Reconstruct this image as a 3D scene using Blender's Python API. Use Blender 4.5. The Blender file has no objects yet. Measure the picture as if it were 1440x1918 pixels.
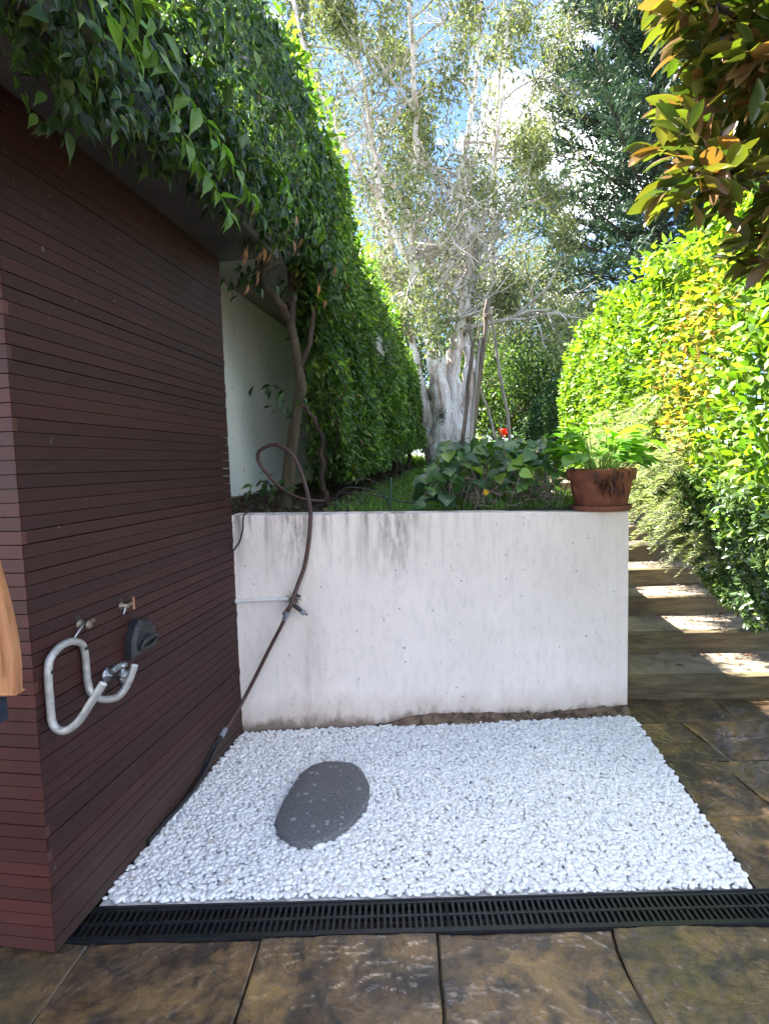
import bpy, math, random
import numpy as np
from mathutils import Vector, Matrix, noise as mnoise
R_ = math.radians
rng = np.random.default_rng(7)
random.seed(7)
scene = bpy.context.scene
COL = scene.collection

# ------------------------------------------------------------------ camera
cam_data = bpy.data.cameras.new('camera')
cam = bpy.data.objects.new('camera', cam_data); COL.objects.link(cam)
cam_data.sensor_fit = 'VERTICAL'; cam_data.sensor_height = 36.0
cam_data.lens = 1078.0 / 1918.0 * 36.0
cam_data.clip_start = 0.05; cam_data.clip_end = 2000
cam.matrix_world = Matrix.Translation((0, 0, 1.5)) @ Matrix.Rotation(R_(90 - 4.82), 4, 'X') @ Matrix.Rotation(R_(-1.6), 4, 'Z')
scene.camera = cam

# ------------------------------------------------------------------ sky, sun, exposure
SUN_EL, SUN_AZ = 54.0, 297.0            # azimuth clockwise from +Y
world = bpy.data.worlds.new('World'); scene.world = world; world.use_nodes = True
wt = world.node_tree; wt.nodes.clear()
def wn(t): return wt.nodes.new(t)
sky = wn('ShaderNodeTexSky'); sky.sky_type = 'NISHITA'; sky.sun_disc = False
sky.sun_elevation = R_(SUN_EL); sky.sun_rotation = R_(SUN_AZ); sky.air_density = 1.0; sky.dust_density = 0.15; sky.ozone_density = 2.0
tc = wn('ShaderNodeTexCoord'); mp = wn('ShaderNodeMapping'); mp.inputs['Scale'].default_value = (1.0, 1.0, 1.7)
mp.inputs['Location'].default_value = (2.1, -0.6, 0.3)
cn = wn('ShaderNodeTexNoise'); cn.inputs['Scale'].default_value = 2.6; cn.inputs['Detail'].default_value = 8; cn.inputs['Roughness'].default_value = 0.58
cr = wn('ShaderNodeValToRGB'); cr.color_ramp.elements[0].position = 0.52; cr.color_ramp.elements[1].position = 0.70
cm = wn('ShaderNodeMixRGB'); cm.inputs[2].default_value = (15.5, 14.9, 14.3, 1)
bg = wn('ShaderNodeBackground'); bg.inputs[1].default_value = 0.075
wo = wn('ShaderNodeOutputWorld')
L = wt.links.new
L(tc.outputs['Generated'], mp.inputs['Vector']); L(mp.outputs[0], cn.inputs['Vector']); L(cn.outputs['Fac'], cr.inputs[0])
sm = wn('ShaderNodeMixRGB'); sm.blend_type = 'MULTIPLY'; sm.inputs[0].default_value = 1.0; sm.inputs[2].default_value = (.42, .46, .55, 1); L(sky.outputs[0], sm.inputs[1])
L(cr.outputs[0], cm.inputs[0]); L(sm.outputs[0], cm.inputs[1]); L(cm.outputs[0], bg.inputs[0]); L(bg.outputs[0], wo.inputs[0])
sd = bpy.data.lights.new('sun', 'SUN'); sd.energy = 3.6; sd.angle = R_(0.53); sd.color = (1.0, 0.93, 0.82)
sun = bpy.data.objects.new('sun', sd); COL.objects.link(sun)
_az, _el = R_(SUN_AZ), R_(SUN_EL)
SDIR = Vector((math.sin(_az) * math.cos(_el), math.cos(_az) * math.cos(_el), math.sin(_el)))
sun.rotation_euler = SDIR.to_track_quat('Z', 'Y').to_euler()
vs = scene.view_settings
vs.view_transform = 'Standard'; vs.look = 'None'; vs.gamma = 1.0; vs.use_curve_mapping = False; vs.exposure = 3.35

# ------------------------------------------------------------------ helpers
def tag(o, label=None, cat=None, group=None, kind=None):
    if label: o['label'] = label
    if cat: o['category'] = cat
    if group: o['group'] = group
    if kind: o['kind'] = kind
    return o
def empty(name, loc, label, cat, group=None):
    o = bpy.data.objects.new(name, None); COL.objects.link(o); o.location = loc; o.empty_display_size = 0.1
    return tag(o, label, cat, group)
def link(name, me, mat, parent=None):
    o = bpy.data.objects.new(name, me); COL.objects.link(o)
    if mat: me.materials.append(mat)
    if parent is not None:
        o.parent = parent; o.location = -Vector(parent.location)     # mesh data are in world coordinates
    return o
class MB:
    def __init__(s): s.v = []; s.f = []; s.sm = []
    def add(s, vs, fs, smooth=False):
        b = len(s.v); s.v += [tuple(v) for v in vs]; s.f += [tuple(i + b for i in f) for f in fs]; s.sm += [smooth] * len(fs)
    def box(s, o, a, b, c):
        o, a, b, c = map(Vector, (o, a, b, c))
        if a.cross(b).dot(c) < 0: a, b = b, a
        p = [o, o + a, o + a + b, o + b, o + c, o + a + c, o + a + b + c, o + b + c]
        s.add(p, [(0, 3, 2, 1), (4, 5, 6, 7), (0, 1, 5, 4), (1, 2, 6, 5), (2, 3, 7, 6), (3, 0, 4, 7)])
    def tube(s, pts, r, n=8, cap=True):
        pts = [Vector(p) for p in pts]; rs = list(r) if hasattr(r, '__len__') else [r] * len(pts)
        rings = []; prev = None
        for i, p in enumerate(pts):
            t = (pts[min(i + 1, len(pts) - 1)] - pts[max(i - 1, 0)]).normalized()
            if prev is None:
                a = t.orthogonal().normalized()
            else:
                a = (prev - t * prev.dot(t)).normalized()
            prev = a; b = t.cross(a)
            rings.append([p + (a * math.cos(2 * math.pi * k / n) + b * math.sin(2 * math.pi * k / n)) * rs[i] for k in range(n)])
        vs = [v for rg in rings for v in rg]; fs = []
        for i in range(len(pts) - 1):
            for k in range(n):
                fs.append((i * n + k, i * n + (k + 1) % n, (i + 1) * n + (k + 1) % n, (i + 1) * n + k))
        s.add(vs, fs, True)
        if cap:
            s.add(rings[0], [tuple(range(n - 1, -1, -1))]); s.add(rings[-1], [tuple(range(n))])
    def lathe(s, c, prof, n=32, axis=(0, 0, 1)):
        c = Vector(c); ax = Vector(axis).normalized(); a = ax.orthogonal().normalized(); b = ax.cross(a)
        vs = []; fs = []
        for (r, h) in prof:
            for k in range(n):
                t = 2 * math.pi * k / n
                vs.append(c + ax * h + (a * math.cos(t) + b * math.sin(t)) * r)
        for i in range(len(prof) - 1):
            for k in range(n):
                fs.append((i * n + k, i * n + (k + 1) % n, (i + 1) * n + (k + 1) % n, (i + 1) * n + k))
        s.add(vs, fs, True)
    def build(s, name, mat, parent=None):
        me = bpy.data.meshes.new(name); me.from_pydata(s.v, [], s.f)
        me.polygons.foreach_set('use_smooth', s.sm); me.update()
        return link(name, me, mat, parent)
def smooth_path(pts, k=6):
    """Catmull-Rom through pts"""
    P = [np.array(p, float) for p in pts]; out = []
    Q = [2 * P[0] - P[1]] + P + [2 * P[-1] - P[-2]]
    for i in range(1, len(Q) - 2):
        for j in range(k):
            t = j / k
            out.append(0.5 * ((2 * Q[i]) + (-Q[i - 1] + Q[i + 1]) * t + (2 * Q[i - 1] - 5 * Q[i] + 4 * Q[i + 1] - Q[i + 2]) * t * t + (-Q[i - 1] + 3 * Q[i] - 3 * Q[i + 1] + Q[i + 2]) * t ** 3))
    out.append(P[-1]); return out
def nrm(a): return a / np.maximum(np.linalg.norm(a, axis=-1, keepdims=True), 1e-9)
# leaf templates: (x along, y across in widths, z in lengths), faces
T_FAR = (np.array([[0, 0, 0], [.5, .5, .03], [1, 0, -.05], [.5, -.5, .03]], float), [(0, 3, 2, 1)])
T_MID = (np.array([[0, 0, 0], [.48, 0, -.02], [1, 0, -.16], [.24, .44, .05], [.64, .36, .0], [.24, -.44, .05], [.64, -.36, .0]], float),
         [(0, 1, 4, 3), (1, 2, 4), (0, 5, 6, 1), (1, 6, 2)])
def hi_tmpl(prof, droop=.25, fold=.10):
    v = []; f = []
    for (x, w) in prof:
        z = -droop * x * x
        v += [[x, 0, z], [x, w * .5, z + fold * w], [x, -w * .5, z + fold * w]]
    for i in range(len(prof) - 1):
        a, b = 3 * i, 3 * i + 3
        f += [(a, b, b + 1, a + 1), (a, a + 2, b + 2, b)]
    return (np.array(v, float), f)
T_DRIP = hi_tmpl([(0, .05), (.12, .62), (.32, 1), (.55, .82), (.74, .42), (.88, .14), (1.08, .02)], .28, .07)
T_OVAL = hi_tmpl([(0, .06), (.15, .5), (.4, .92), (.65, 1), (.85, .66), (1, .1)], .16, .09)
T_HEART = hi_tmpl([(-.12, .55), (0, .9), (.2, 1.08), (.45, .92), (.7, .55), (.9, .2), (1.0, .03)], .22, .08)
T_STRAP = hi_tmpl([(0, .25), (.25, .35), (.45, .85), (.65, 1), (.82, .75), (.94, .35), (1, .04)], .45, .10)
def leaf_mesh(name, P, D, U, Ln, Wd, tmpl, cols, mat, parent=None, smooth=True):
    P = np.asarray(P, float); n = len(P); tv, tf = tmpl; m = len(tv)
    D = nrm(np.asarray(D, float)); S = nrm(np.cross(D, np.asarray(U, float))); N = np.cross(S, D)
    Ln = np.broadcast_to(np.asarray(Ln, float), (n,))[:, None, None]; Wd = np.broadcast_to(np.asarray(Wd, float), (n,))[:, None, None]
    V = P[:, None] + Ln * (tv[None, :, 0:1] * D[:, None] + tv[None, :, 2:3] * N[:, None]) + Wd * tv[None, :, 1:2] * S[:, None]
    V = V.reshape(-1, 3)
    li = np.concatenate([np.array(f) for f in tf]); sizes = np.array([len(f) for f in tf])
    loops = (np.arange(n)[:, None] * m + li[None]).ravel().astype(np.int32)
    tot = np.tile(sizes, n); start = np.concatenate([[0], np.cumsum(tot)[:-1]]).astype(np.int32)
    me = bpy.data.meshes.new(name)
    me.vertices.add(len(V)); me.vertices.foreach_set('co', V.astype(np.float32).ravel())
    me.loops.add(len(loops)); me.loops.foreach_set('vertex_index', loops)
    me.polygons.add(len(tot)); me.polygons.foreach_set('loop_start', start)
    me.polygons.foreach_set('use_smooth', np.full(len(tot), smooth))
    me.update(calc_edges=True)
    at = me.color_attributes.new('Col', 'FLOAT_COLOR', 'POINT')
    c = np.ones((n, m, 4), np.float32); c[:, :, :3] = np.asarray(cols, np.float32)[:, None, :]
    at.data.foreach_set('color', c.ravel())
    return link(name, me, mat, parent)
def pal(n, colors, probs, jit=.25):
    idx = rng.choice(len(colors), n, p=np.array(probs) / sum(probs)); c = np.array(colors, float)[idx]
    return c * (1 + jit * rng.standard_normal((n, 1))).clip(.5, 1.6) * (1 + .06 * rng.standard_normal((n, 3)))
def rdir(n): return nrm(rng.standard_normal((n, 3)))
def vnoise(P, s, o=0.0):
    return np.array([mnoise.noise(Vector((p[0] * s + o, p[1] * s - o, p[2] * s + 2 * o))) for p in P])

# ------------------------------------------------------------------ materials
class Mat:
    def __init__(s, name):
        s.m = bpy.data.materials.new(name); s.m.use_nodes = True; s.t = s.m.node_tree; s.t.nodes.clear()
        s.out = s.n('ShaderNodeOutputMaterial'); s.b = s.n('ShaderNodeBsdfPrincipled'); s.l(s.b.outputs[0], s.out.inputs[0])
    def n(s, t, **kw):
        x = s.t.nodes.new(t)
        for k, v in kw.items(): setattr(x, k, v)
        return x
    def l(s, a, b): s.t.links.new(a, b)
    def obj(s, scale=(1, 1, 1), rot=(0, 0, 0)):
        g = s.n('ShaderNodeNewGeometry'); m = s.n('ShaderNodeMapping'); m.inputs['Scale'].default_value = scale; m.inputs['Rotation'].default_value = rot
        s.l(g.outputs['Position'], m.inputs['Vector']); return m.outputs[0]
    def noise(s, vec, sc, det=4, ro=.55, dist=0):
        x = s.n('ShaderNodeTexNoise'); x.inputs['Scale'].default_value = sc; x.inputs['Detail'].default_value = det; x.inputs['Roughness'].default_value = ro; x.inputs['Distortion'].default_value = dist
        s.l(vec, x.inputs['Vector']); return x.outputs['Fac']
    def ramp(s, fac, stops):
        x = s.n('ShaderNodeValToRGB'); e = x.color_ramp.elements
        while len(e) < len(stops): e.new(.5)
        for i, (p, c) in enumerate(stops):
            e[i].position = p; e[i].color = (c if hasattr(c, '__len__') else (c, c, c)) + (1,) if hasattr(c, '__len__') else (c, c, c, 1)
        s.l(fac, x.inputs[0]); return x.outputs[0]
    def mix(s, fac, a, b, mode='MIX'):
        x = s.n('ShaderNodeMixRGB', blend_type=mode)
        for i, v in ((0, fac), (1, a), (2, b)):
            if isinstance(v, (int, float)): x.inputs[i].default_value = v
            elif isinstance(v, tuple): x.inputs[i].default_value = v + (1,) if len(v) == 3 else v
            else: s.l(v, x.inputs[i])
        return x.outputs[0]
    def math(s, op, a, b=0.0):
        x = s.n('ShaderNodeMath', operation=op)
        for i, v in ((0, a), (1, b)):
            if isinstance(v, (int, float)): x.inputs[i].default_value = v
            else: s.l(v, x.inputs[i])
        return x.outputs[0]
    def color(s, c):
        if isinstance(c, tuple): s.b.inputs['Base Color'].default_value = c + (1,)
        else: s.l(c, s.b.inputs['Base Color'])
    def rough(s, r):
        if isinstance(r, (int, float)): s.b.inputs['Roughness'].default_value = r
        else: s.l(r, s.b.inputs['Roughness'])
    def bump(s, h, strength=.5, dist=.01):
        x = s.n('ShaderNodeBump'); x.inputs['Strength'].default_value = strength; x.inputs['Distance'].default_value = dist
        s.l(h, x.inputs['Height']); s.l(x.outputs[0], s.b.inputs['Normal'])
    def island(s): return s.n('ShaderNodeNewGeometry').outputs['Random Per Island']
def plain(name, c, rough=.5, metal=0.0, var=.25, sc=20, bump=.15):
    m = Mat(name); v = m.obj(); f = m.noise(v, sc, 5)
    m.color(m.mix(m.ramp(f, [(.3, 0.0), (.7, 1.0)]), tuple(x * (1 - var) for x in c), tuple(min(1, x * (1 + var)) for x in c)))
    m.rough(rough); m.b.inputs['Metallic'].default_value = metal
    if bump: m.bump(m.noise(v, sc * 6, 4), bump, .003)
    return m.m
def leaf_mat(name, trans=.4, rough=.4, tcol=(1.5, 1.6, .6), back=None, spec=.5):
    m = Mat(name); a = m.n('ShaderNodeVertexColor'); a.layer_name = 'Col'
    geo = m.n('ShaderNodeNewGeometry')
    c = a.outputs['Color']
    if back: c = m.mix(geo.outputs['Backfacing'], c, back)
    m.color(c); m.rough(rough); m.b.inputs['Specular IOR Level'].default_value = spec
    tr = m.n('ShaderNodeBsdfTranslucent'); m.l(m.mix(1.0, a.outputs['Color'], tcol, 'MULTIPLY'), tr.inputs[0])
    mx = m.n('ShaderNodeMixShader'); mx.inputs[0].default_value = trans
    m.l(m.b.outputs[0], mx.inputs[1]); m.l(tr.outputs[0], mx.inputs[2]); m.l(mx.outputs[0], m.out.inputs[0])
    return m.m
def bark_mat(name, dark, light, sc=6, stretch=.25, bump=.6, thr=(.35, .65)):
    m = Mat(name); v = m.obj((1, 1, stretch)); f = m.noise(v, sc, 8, .65, .6)
    m.color(m.ramp(f, [(thr[0], dark), (thr[1], light)])); m.rough(.9); m.bump(m.noise(v, sc * 4, 6, .7), bump, .02); return m.m

M_vine = leaf_mat('vine_leaf', .42, .34)
M_hedge = leaf_mat('hedge_leaf', .40, .42)
M_ficus = leaf_mat('ficus_leaf', .42, .5, (1.5, 1.5, .5))
M_gum = leaf_mat('paperbark_leaf', .35, .5, (1.3, 1.35, .7))
M_pine = leaf_mat('pine_needle', .15, .55, (1, 1.2, .7))
M_mag = leaf_mat('magnolia_leaf', .36, .22, (1.3, 1.25, .4), back=(.19, .11, .05), spec=.7)
M_soft = leaf_mat('soft_leaf', .45, .45, (1.5, 1.6, .6))
M_dead = leaf_mat('dead_leaf', .2, .7, (1, .8, .5))
M_pumpkin = leaf_mat('big_leaf', .25, .4, (1.4, 1.6, .6))
M_grass = leaf_mat('grass_blade', .35, .6, (1.5, 1.5, .6))
M_bark_dark = bark_mat('vine_bark', (.018, .012, .010), (.085, .052, .038), 14, .3)
M_bark_moss = bark_mat('mossy_bark', (.028, .022, .012), (.095, .075, .038), 16, .35)
M_paper = bark_mat('paperbark_bark', (.20, .14, .105), (.66, .62, .58), 3.0, .22, 1.0, (.38, .56))
m = Mat('paperbark_flakes'); fl1 = m.noise(m.obj((1, 1, .30)), 5.5, 8, .68, .5); fl2 = m.noise(m.obj((1, 1, .5)), 22, 6, .7); fl3 = m.noise(m.obj((1, 1, .12)), 4, 5, .6)
c = m.ramp(fl1, [(.34, (.19, .125, .09)), (.43, (.46, .37, .31)), (.54, (.76, .73, .70)), (.75, (.83, .81, .79))])
c = m.mix(m.ramp(fl3, [(.55, 0.0), (.68, .75)]), c, (.30, .21, .16)); c = m.mix(m.ramp(fl2, [(.56, 0.0), (.66, .5)]), c, (.24, .19, .16))
m.color(c); m.rough(.9); m.bump(m.math('ADD', fl1, m.math('MULTIPLY', fl2, .4)), 1.0, .05); M_paper = m.m
M_twig = bark_mat('pale_twig_bark', (.30, .265, .235), (.60, .56, .52), 6)
M_pinebark = bark_mat('pine_bark', (.04, .03, .025), (.14, .1, .08), 8)
M_stake = bark_mat('weathered_stake', (.08, .06, .05), (.30, .25, .21), 24, .12)
M_greystake = bark_mat('grey_stake', (.2, .18, .17), (.48, .45, .42), 24, .12)
M_soil = bark_mat('soil', (.025, .017, .012), (.10, .07, .05), 18, 1, .8)
M_dirt = bark_mat('bare_dirt', (.035, .022, .014), (.34, .23, .155), 16, 1.6, 1, (.36, .68))
M_navy = plain('navy_fabric', (.012, .02, .04), .9)
M_black_plastic = plain('black_plastic', (.012, .013, .015), .38, 0, .3, 30)
M_dark_steel = plain('dark_plastic', (.02, .02, .024), .5)
M_grey_tube = plain('galvanised_tube', (.40, .40, .385), .4, .35, .3, 45, .3)
M_tubecap = plain('tube_end', (.7, .7, .68), .6)
M_brass = plain('old_brass', (.26, .21, .16), .45, .7, .4, 70, .4)
M_chrome = plain('dull_chrome', (.35, .36, .38), .3, .9, .3, 60)
M_copper = plain('copper_pipe', (.4, .2, .13), .4, .7)
M_hose = plain('brown_hose', (.075, .035, .030), .42, 0, .3, 40, .1)
M_blackhose = plain('black_hose', (.012, .012, .014), .4, 0, .3, 40)
M_connector = plain('grey_connector', (.22, .23, .26), .5)
M_conduit = plain('painted_pipe', (.72, .69, .66), .6, 0, .12, 25)
M_granite = None

# timber boards
m = Mat('stained_timber'); v = m.obj((1, 1, 1)); isl = m.island()
g1 = m.noise(m.obj((3, 3, 160)), 3.0, 5, .6); g2 = m.noise(v, 2.2, 4)
base = m.ramp(isl, [(0, (.033, .0110, .0108)), (.5, (.041, .0130, .0120)), (1, (.053, .0158, .0138))])
c = m.mix(m.ramp(g1, [(.35, 0.0), (.7, .5)]), base, (.015, .007, .008))
c = m.mix(m.ramp(g2, [(.45, 0.0), (.78, .40)]), c, (.046, .024, .022))
spk = m.noise(v, 42, 2, .4); c = m.mix(m.ramp(spk, [(.735, 0.0), (.76, .45)]), c, (.22, .18, .17))
sz_ = m.n('ShaderNodeSeparateXYZ'); m.l(v, sz_.inputs[0]); mz_ = m.n('ShaderNodeMapRange'); mz_.inputs[1].default_value = .32; mz_.inputs[2].default_value = .0; m.l(m.math('ADD', sz_.outputs[2], m.math('MULTIPLY', m.math('SUBTRACT', m.noise(v, 7, 5, .6), .5), .3)), mz_.inputs[0])
c = m.mix(m.math('MULTIPLY', mz_.outputs[0], .4), c, (.075, .058, .045))
m.color(c); m.rough(m.ramp(g2, [(.3, .52), (.7, .72)])); m.b.inputs['Specular IOR Level'].default_value = .3; m.bump(g1, .3, .003); M_timber = m.m
m = Mat('red_timber'); isl = m.island(); g1 = m.noise(m.obj((3, 3, 160)), 3.0, 5, .6)
m.color(m.mix(m.ramp(g1, [(.35, 0.0), (.7, .5)]), m.ramp(isl, [(0, (.055, .014, .012)), (1, (.10, .024, .019))]), (.04, .014, .012))); m.rough(.5); m.bump(g1, .25, .003); M_redtimber = m.m
# white rendered garden wall with stains
m = Mat('stained_white_render'); v = m.obj(); sep = m.n('ShaderNodeSeparateXYZ'); m.l(v, sep.inputs[0]); X, Z = sep.outputs[0], sep.outputs[2]
streak = m.noise(m.obj((1, .2, .09)), 13, 6, .65); blot = m.noise(v, 2.6, 5, .6); fine = m.noise(m.obj((1, 1, .35)), 30, 6, .7)
topz = m.ramp(Z, [(0.0, 0.0), (1, 1.0)])
def mr(val, a, b, c0=0.0, c1=1.0):
    x = m.n('ShaderNodeMapRange'); x.inputs[1].default_value = a; x.inputs[2].default_value = b; x.inputs[3].default_value = c0; x.inputs[4].default_value = c1
    m.l(val, x.inputs[0]); return x.outputs[0]
c = m.mix(m.ramp(blot, [(.35, 0.0), (.7, 1.0)]), (.88, .775, .70), (.80, .70, .625))
c = m.mix(m.math('MULTIPLY', m.ramp(fine, [(.5, 0.0), (.75, 1.0)]), .32), c, (.42, .38, .36))
# dark run-off streaks from the top edge
top = mr(Z, .72, 1.20); st = m.math('MULTIPLY', m.ramp(streak, [(.50, 0.0), (.66, 1.0)]), m.math('POWER', top, 1.8))
left = mr(X, 0.75, -.30, .25, 1.0); st = m.math('MULTIPLY', st, left)
c = m.mix(m.math('MULTIPLY', st, .85), c, (.17, .14, .125))
# two strong stain areas below the top edge
for (x0, w, z0, h) in ((-.50, .16, 1.2, .42), (.055, .16, 1.12, .34)):
    dx = m.math('ABSOLUTE', m.math('SUBTRACT', X, x0)); k = mr(dx, 0, w, 1, 0); kz = mr(Z, z0 - h, z0, 0, 1)
    q = m.math('MULTIPLY', m.math('MULTIPLY', k, kz), m.ramp(m.noise(m.obj((1, 1, .2)), 38, 6, .75), [(.42, 0.0), (.62, 1.0)]))
    c = m.mix(m.math('MULTIPLY', q, .8), c, (.10, .08, .075))
# brownish run below the tap, and splash along the bottom
dx = m.math('ABSOLUTE', m.math('SUBTRACT', X, -.43)); q = m.math('MULTIPLY', mr(dx, 0, .09, 1, 0), m.math('MULTIPLY', mr(Z, .9, .55), m.ramp(streak, [(.4, .2), (.6, 1.0)])))
c = m.mix(m.math('MULTIPLY', q, .5), c, (.42, .30, .26))
wob = m.math('ADD', Z, m.math('MULTIPLY', m.math('SUBTRACT', m.noise(m.obj((1, 1, .5)), 9, 6, .7), .5), .28))
c = m.mix(m.math('MULTIPLY', mr(wob, .22, .03), .75), c, (.50, .38, .30))
c = m.mix(m.math('MULTIPLY', mr(wob, .085, .02), .9), c, (.20, .145, .11))
sp = m.noise(m.obj((1, 1, .6)), 60, 2, .5); c = m.mix(m.math('MULTIPLY', m.ramp(sp, [(.71, 0.0), (.74, 1.0)]), .7), c, (.2, .18, .16))
m.color(c); m.rough(.85); m.bump(m.noise(v, 55, 6, .7), .22, .004); M_wall = m.m
# pale house render
m = Mat('pale_house_render'); v = m.obj(); sep = m.n('ShaderNodeSeparateXYZ'); m.l(v, sep.inputs[0])
c = m.mix(m.ramp(m.noise(v, 1.6, 5), [(.35, 0.0), (.7, 1.0)]), (.86, .89, .87), (.76, .79, .76))
c = m.mix(m.math('MULTIPLY', m.ramp(m.noise(m.obj((1, 1, .5)), 26, 3, .6), [(.66, 0.0), (.72, 1.0)]), .6), c, (.13, .15, .11))
c = m.mix(m.math('MULTIPLY', m.ramp(m.noise(m.obj((1, 1, .12)), 9, 5, .6), [(.5, 0.0), (.75, 1.0)]), .16), c, (.34, .35, .33))
m.color(c); m.rough(.85); m.bump(m.noise(v, 60, 5), .15, .003); M_house = m.m
M_soffit_dark = plain('dark_soffit', (.045, .04, .042), .7, 0, .25, 5)
M_soffit = plain('grey_soffit', (.30, .29, .26), .8, 0, .2, 6)
M_fascia = plain('grey_fascia', (.10, .095, .09), .7, 0, .25, 7)
# slate paving
m = Mat('wet_slate'); v = m.obj(); isl = m.island()
off = m.n('ShaderNodeCombineXYZ'); m.l(m.math('MULTIPLY', isl, 37.0), off.inputs[0]); m.l(m.math('MULTIPLY', isl, 13.0), off.inputs[1])
va = m.n('ShaderNodeVectorMath', operation='ADD'); m.l(v, va.inputs[0]); m.l(off.outputs[0], va.inputs[1]); vv = va.outputs[0]
n1 = m.noise(vv, 3.2, 7, .62, .8); n2 = m.noise(vv, 9, 8, .7, .4); n3 = m.noise(vv, 1.7, 3, .5)
c = m.ramp(n1, [(.28, (.040, .027, .018)), (.44, (.125, .078, .042)), (.56, (.185, .118, .058)), (.72, (.29, .165, .062))])
c = m.mix(m.ramp(n2, [(.44, .0), (.60, .9)]), c, (.028, .022, .017))
n5 = m.noise(vv, 30, 6, .75); c = m.mix(m.ramp(n5, [(.52, 0.0), (.66, .7)]), c, (.022, .018, .015))
c = m.mix(m.ramp(n3, [(.54, 0.0), (.70, .55)]), c, (.105, .092, .040))
gold = m.noise(vv, 2.3, 5, .6, .3); c = m.mix(m.ramp(gold, [(.58, 0.0), (.72, .8)]), c, (.42, .255, .085))
m.color(c); m.rough(m.ramp(n2, [(.34, .18), (.60, .5)])); m.b.inputs['Specular IOR Level'].default_value = .6
rv = m.n('ShaderNodeMapping'); rv.inputs['Scale'].default_value = (1, 2.6, 1); rv.inputs['Rotation'].default_value = (0, 0, -.5); m.l(vv, rv.inputs[0])
ridge = m.n('ShaderNodeTexNoise'); ridge.inputs['Scale'].default_value = 4.5; ridge.inputs['Detail'].default_value = 9; ridge.inputs['Roughness'].default_value = .62; ridge.inputs['Distortion'].default_value = .9
m.l(rv.outputs[0], ridge.inputs['Vector'])
ter = m.math('MULTIPLY', ridge.outputs['Fac'], 9.0); fl_ = m.math('FLOOR', ter); fr = m.math('SUBTRACT', ter, fl_)
stp = m.math('ADD', fl_, m.math('POWER', fr, 5.0)); hgt = m.math('ADD', m.math('MULTIPLY', stp, .11), m.math('MULTIPLY', m.noise(vv, 26, 8, .7), .22))
m.bump(hgt, .45, .009); m.b.inputs['Coat Weight'].default_value = .38; m.b.inputs['Coat Roughness'].default_value = .16; M_slate = m.m
m = Mat('slate_tread'); v = m.obj(); n1 = m.noise(v, 5, 7, .65, .5)
m.color(m.ramp(n1, [(.3, (.10, .082, .06)), (.55, (.235, .20, .155)), (.75, (.33, .285, .225))])); m.rough(.6); m.bump(m.noise(v, 7, 8, .65), .5, .02); M_tread = m.m
m = Mat('green_sleeper'); v = m.obj((.35, 1, 3)); n1 = m.noise(v, 12, 7, .65, .3); n2 = m.noise(m.obj(), 3, 4)
c = m.ramp(n1, [(.3, (.045, .034, .017)), (.6, (.18, .145, .072)), (.8, (.30, .245, .14))])
m.color(m.mix(m.ramp(n2, [(.4, 0.0), (.65, .6)]), c, (.07, .045, .028))); m.rough(.75); m.bump(n1, .5, .008); M_sleeper = m.m
m = Mat('white_pebble'); isl = m.island(); f = m.noise(m.obj(), 60, 3)
c = m.ramp(isl, [(0, (.72, .72, .72)), (.5, (.83, .83, .825)), (.95, (.87, .86, .84)), (1, (.58, .53, .47))])
m.color(m.mix(m.ramp(f, [(.5, 0.0), (.9, .3)]), c, (.6, .58, .56))); m.rough(.6); M_pebble = m.m
M_grit = plain('pebble_bedding', (.66, .65, .64), .9)
m = Mat('speckled_granite'); v = m.obj(); s1 = m.noise(v, 120, 3, .6); vo = m.n('ShaderNodeTexVoronoi'); vo.inputs['Scale'].default_value = 34; vo.inputs['Randomness'].default_value = 1; m.l(v, vo.inputs['Vector'])
c = m.ramp(s1, [(.3, (.065, .066, .072)), (.6, (.155, .157, .165)), (.75, (.27, .27, .275))])
sc_ = m.n('ShaderNodeSeparateColor'); m.l(vo.outputs['Color'], sc_.inputs[0])
c = m.mix(m.math('MULTIPLY', m.math('LESS_THAN', vo.outputs['Distance'], m.math('MULTIPLY', m.math('POWER', sc_.outputs[0], 2.2), .40)), .8), c, (.40, .40, .41))
c = m.mix(m.ramp(m.noise(v, 5, 4), [(.35, 0.0), (.7, .35)]), c, (.16, .155, .15))
m.color(c); m.rough(.75); m.bump(s1, .9, .008); M_granite = m.m
m = Mat('terracotta'); v = m.obj(); n1 = m.noise(v, 14, 6, .65)
c = m.ramp(n1, [(.3, (.13, .042, .024)), (.6, (.25, .085, .045)), (.8, (.33, .15, .10))]); m.color(c); m.rough(.8); m.bump(m.noise(v, 90, 4), .2, .003); M_terra = m.m
m = Mat('orange_timber'); n1 = m.noise(m.obj((6, 6, .6)), 12, 6, .6); m.color(m.ramp(n1, [(.3, (.27, .105, .04)), (.7, (.47, .215, .09))])); m.rough(.5); M_teak = m.m
M_flower_red = plain('red_petal', (.6, .03, .02), .6); M_flower_yellow = plain('yellow_petal', (.7, .45, .03), .6); M_flower_white = plain('white_petal', (.8, .8, .75), .6)
m = Mat('lawn_soil'); v = m.obj(); m.color(m.mix(m.ramp(m.noise(v, 2, 5), [(.4, 0.0), (.65, 1.0)]), (.045, .075, .018), (.075, .06, .03))); m.rough(.95); M_lawn = m.m
M_ground = plain('dark_earth', (.06, .05, .035), .95)

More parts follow.
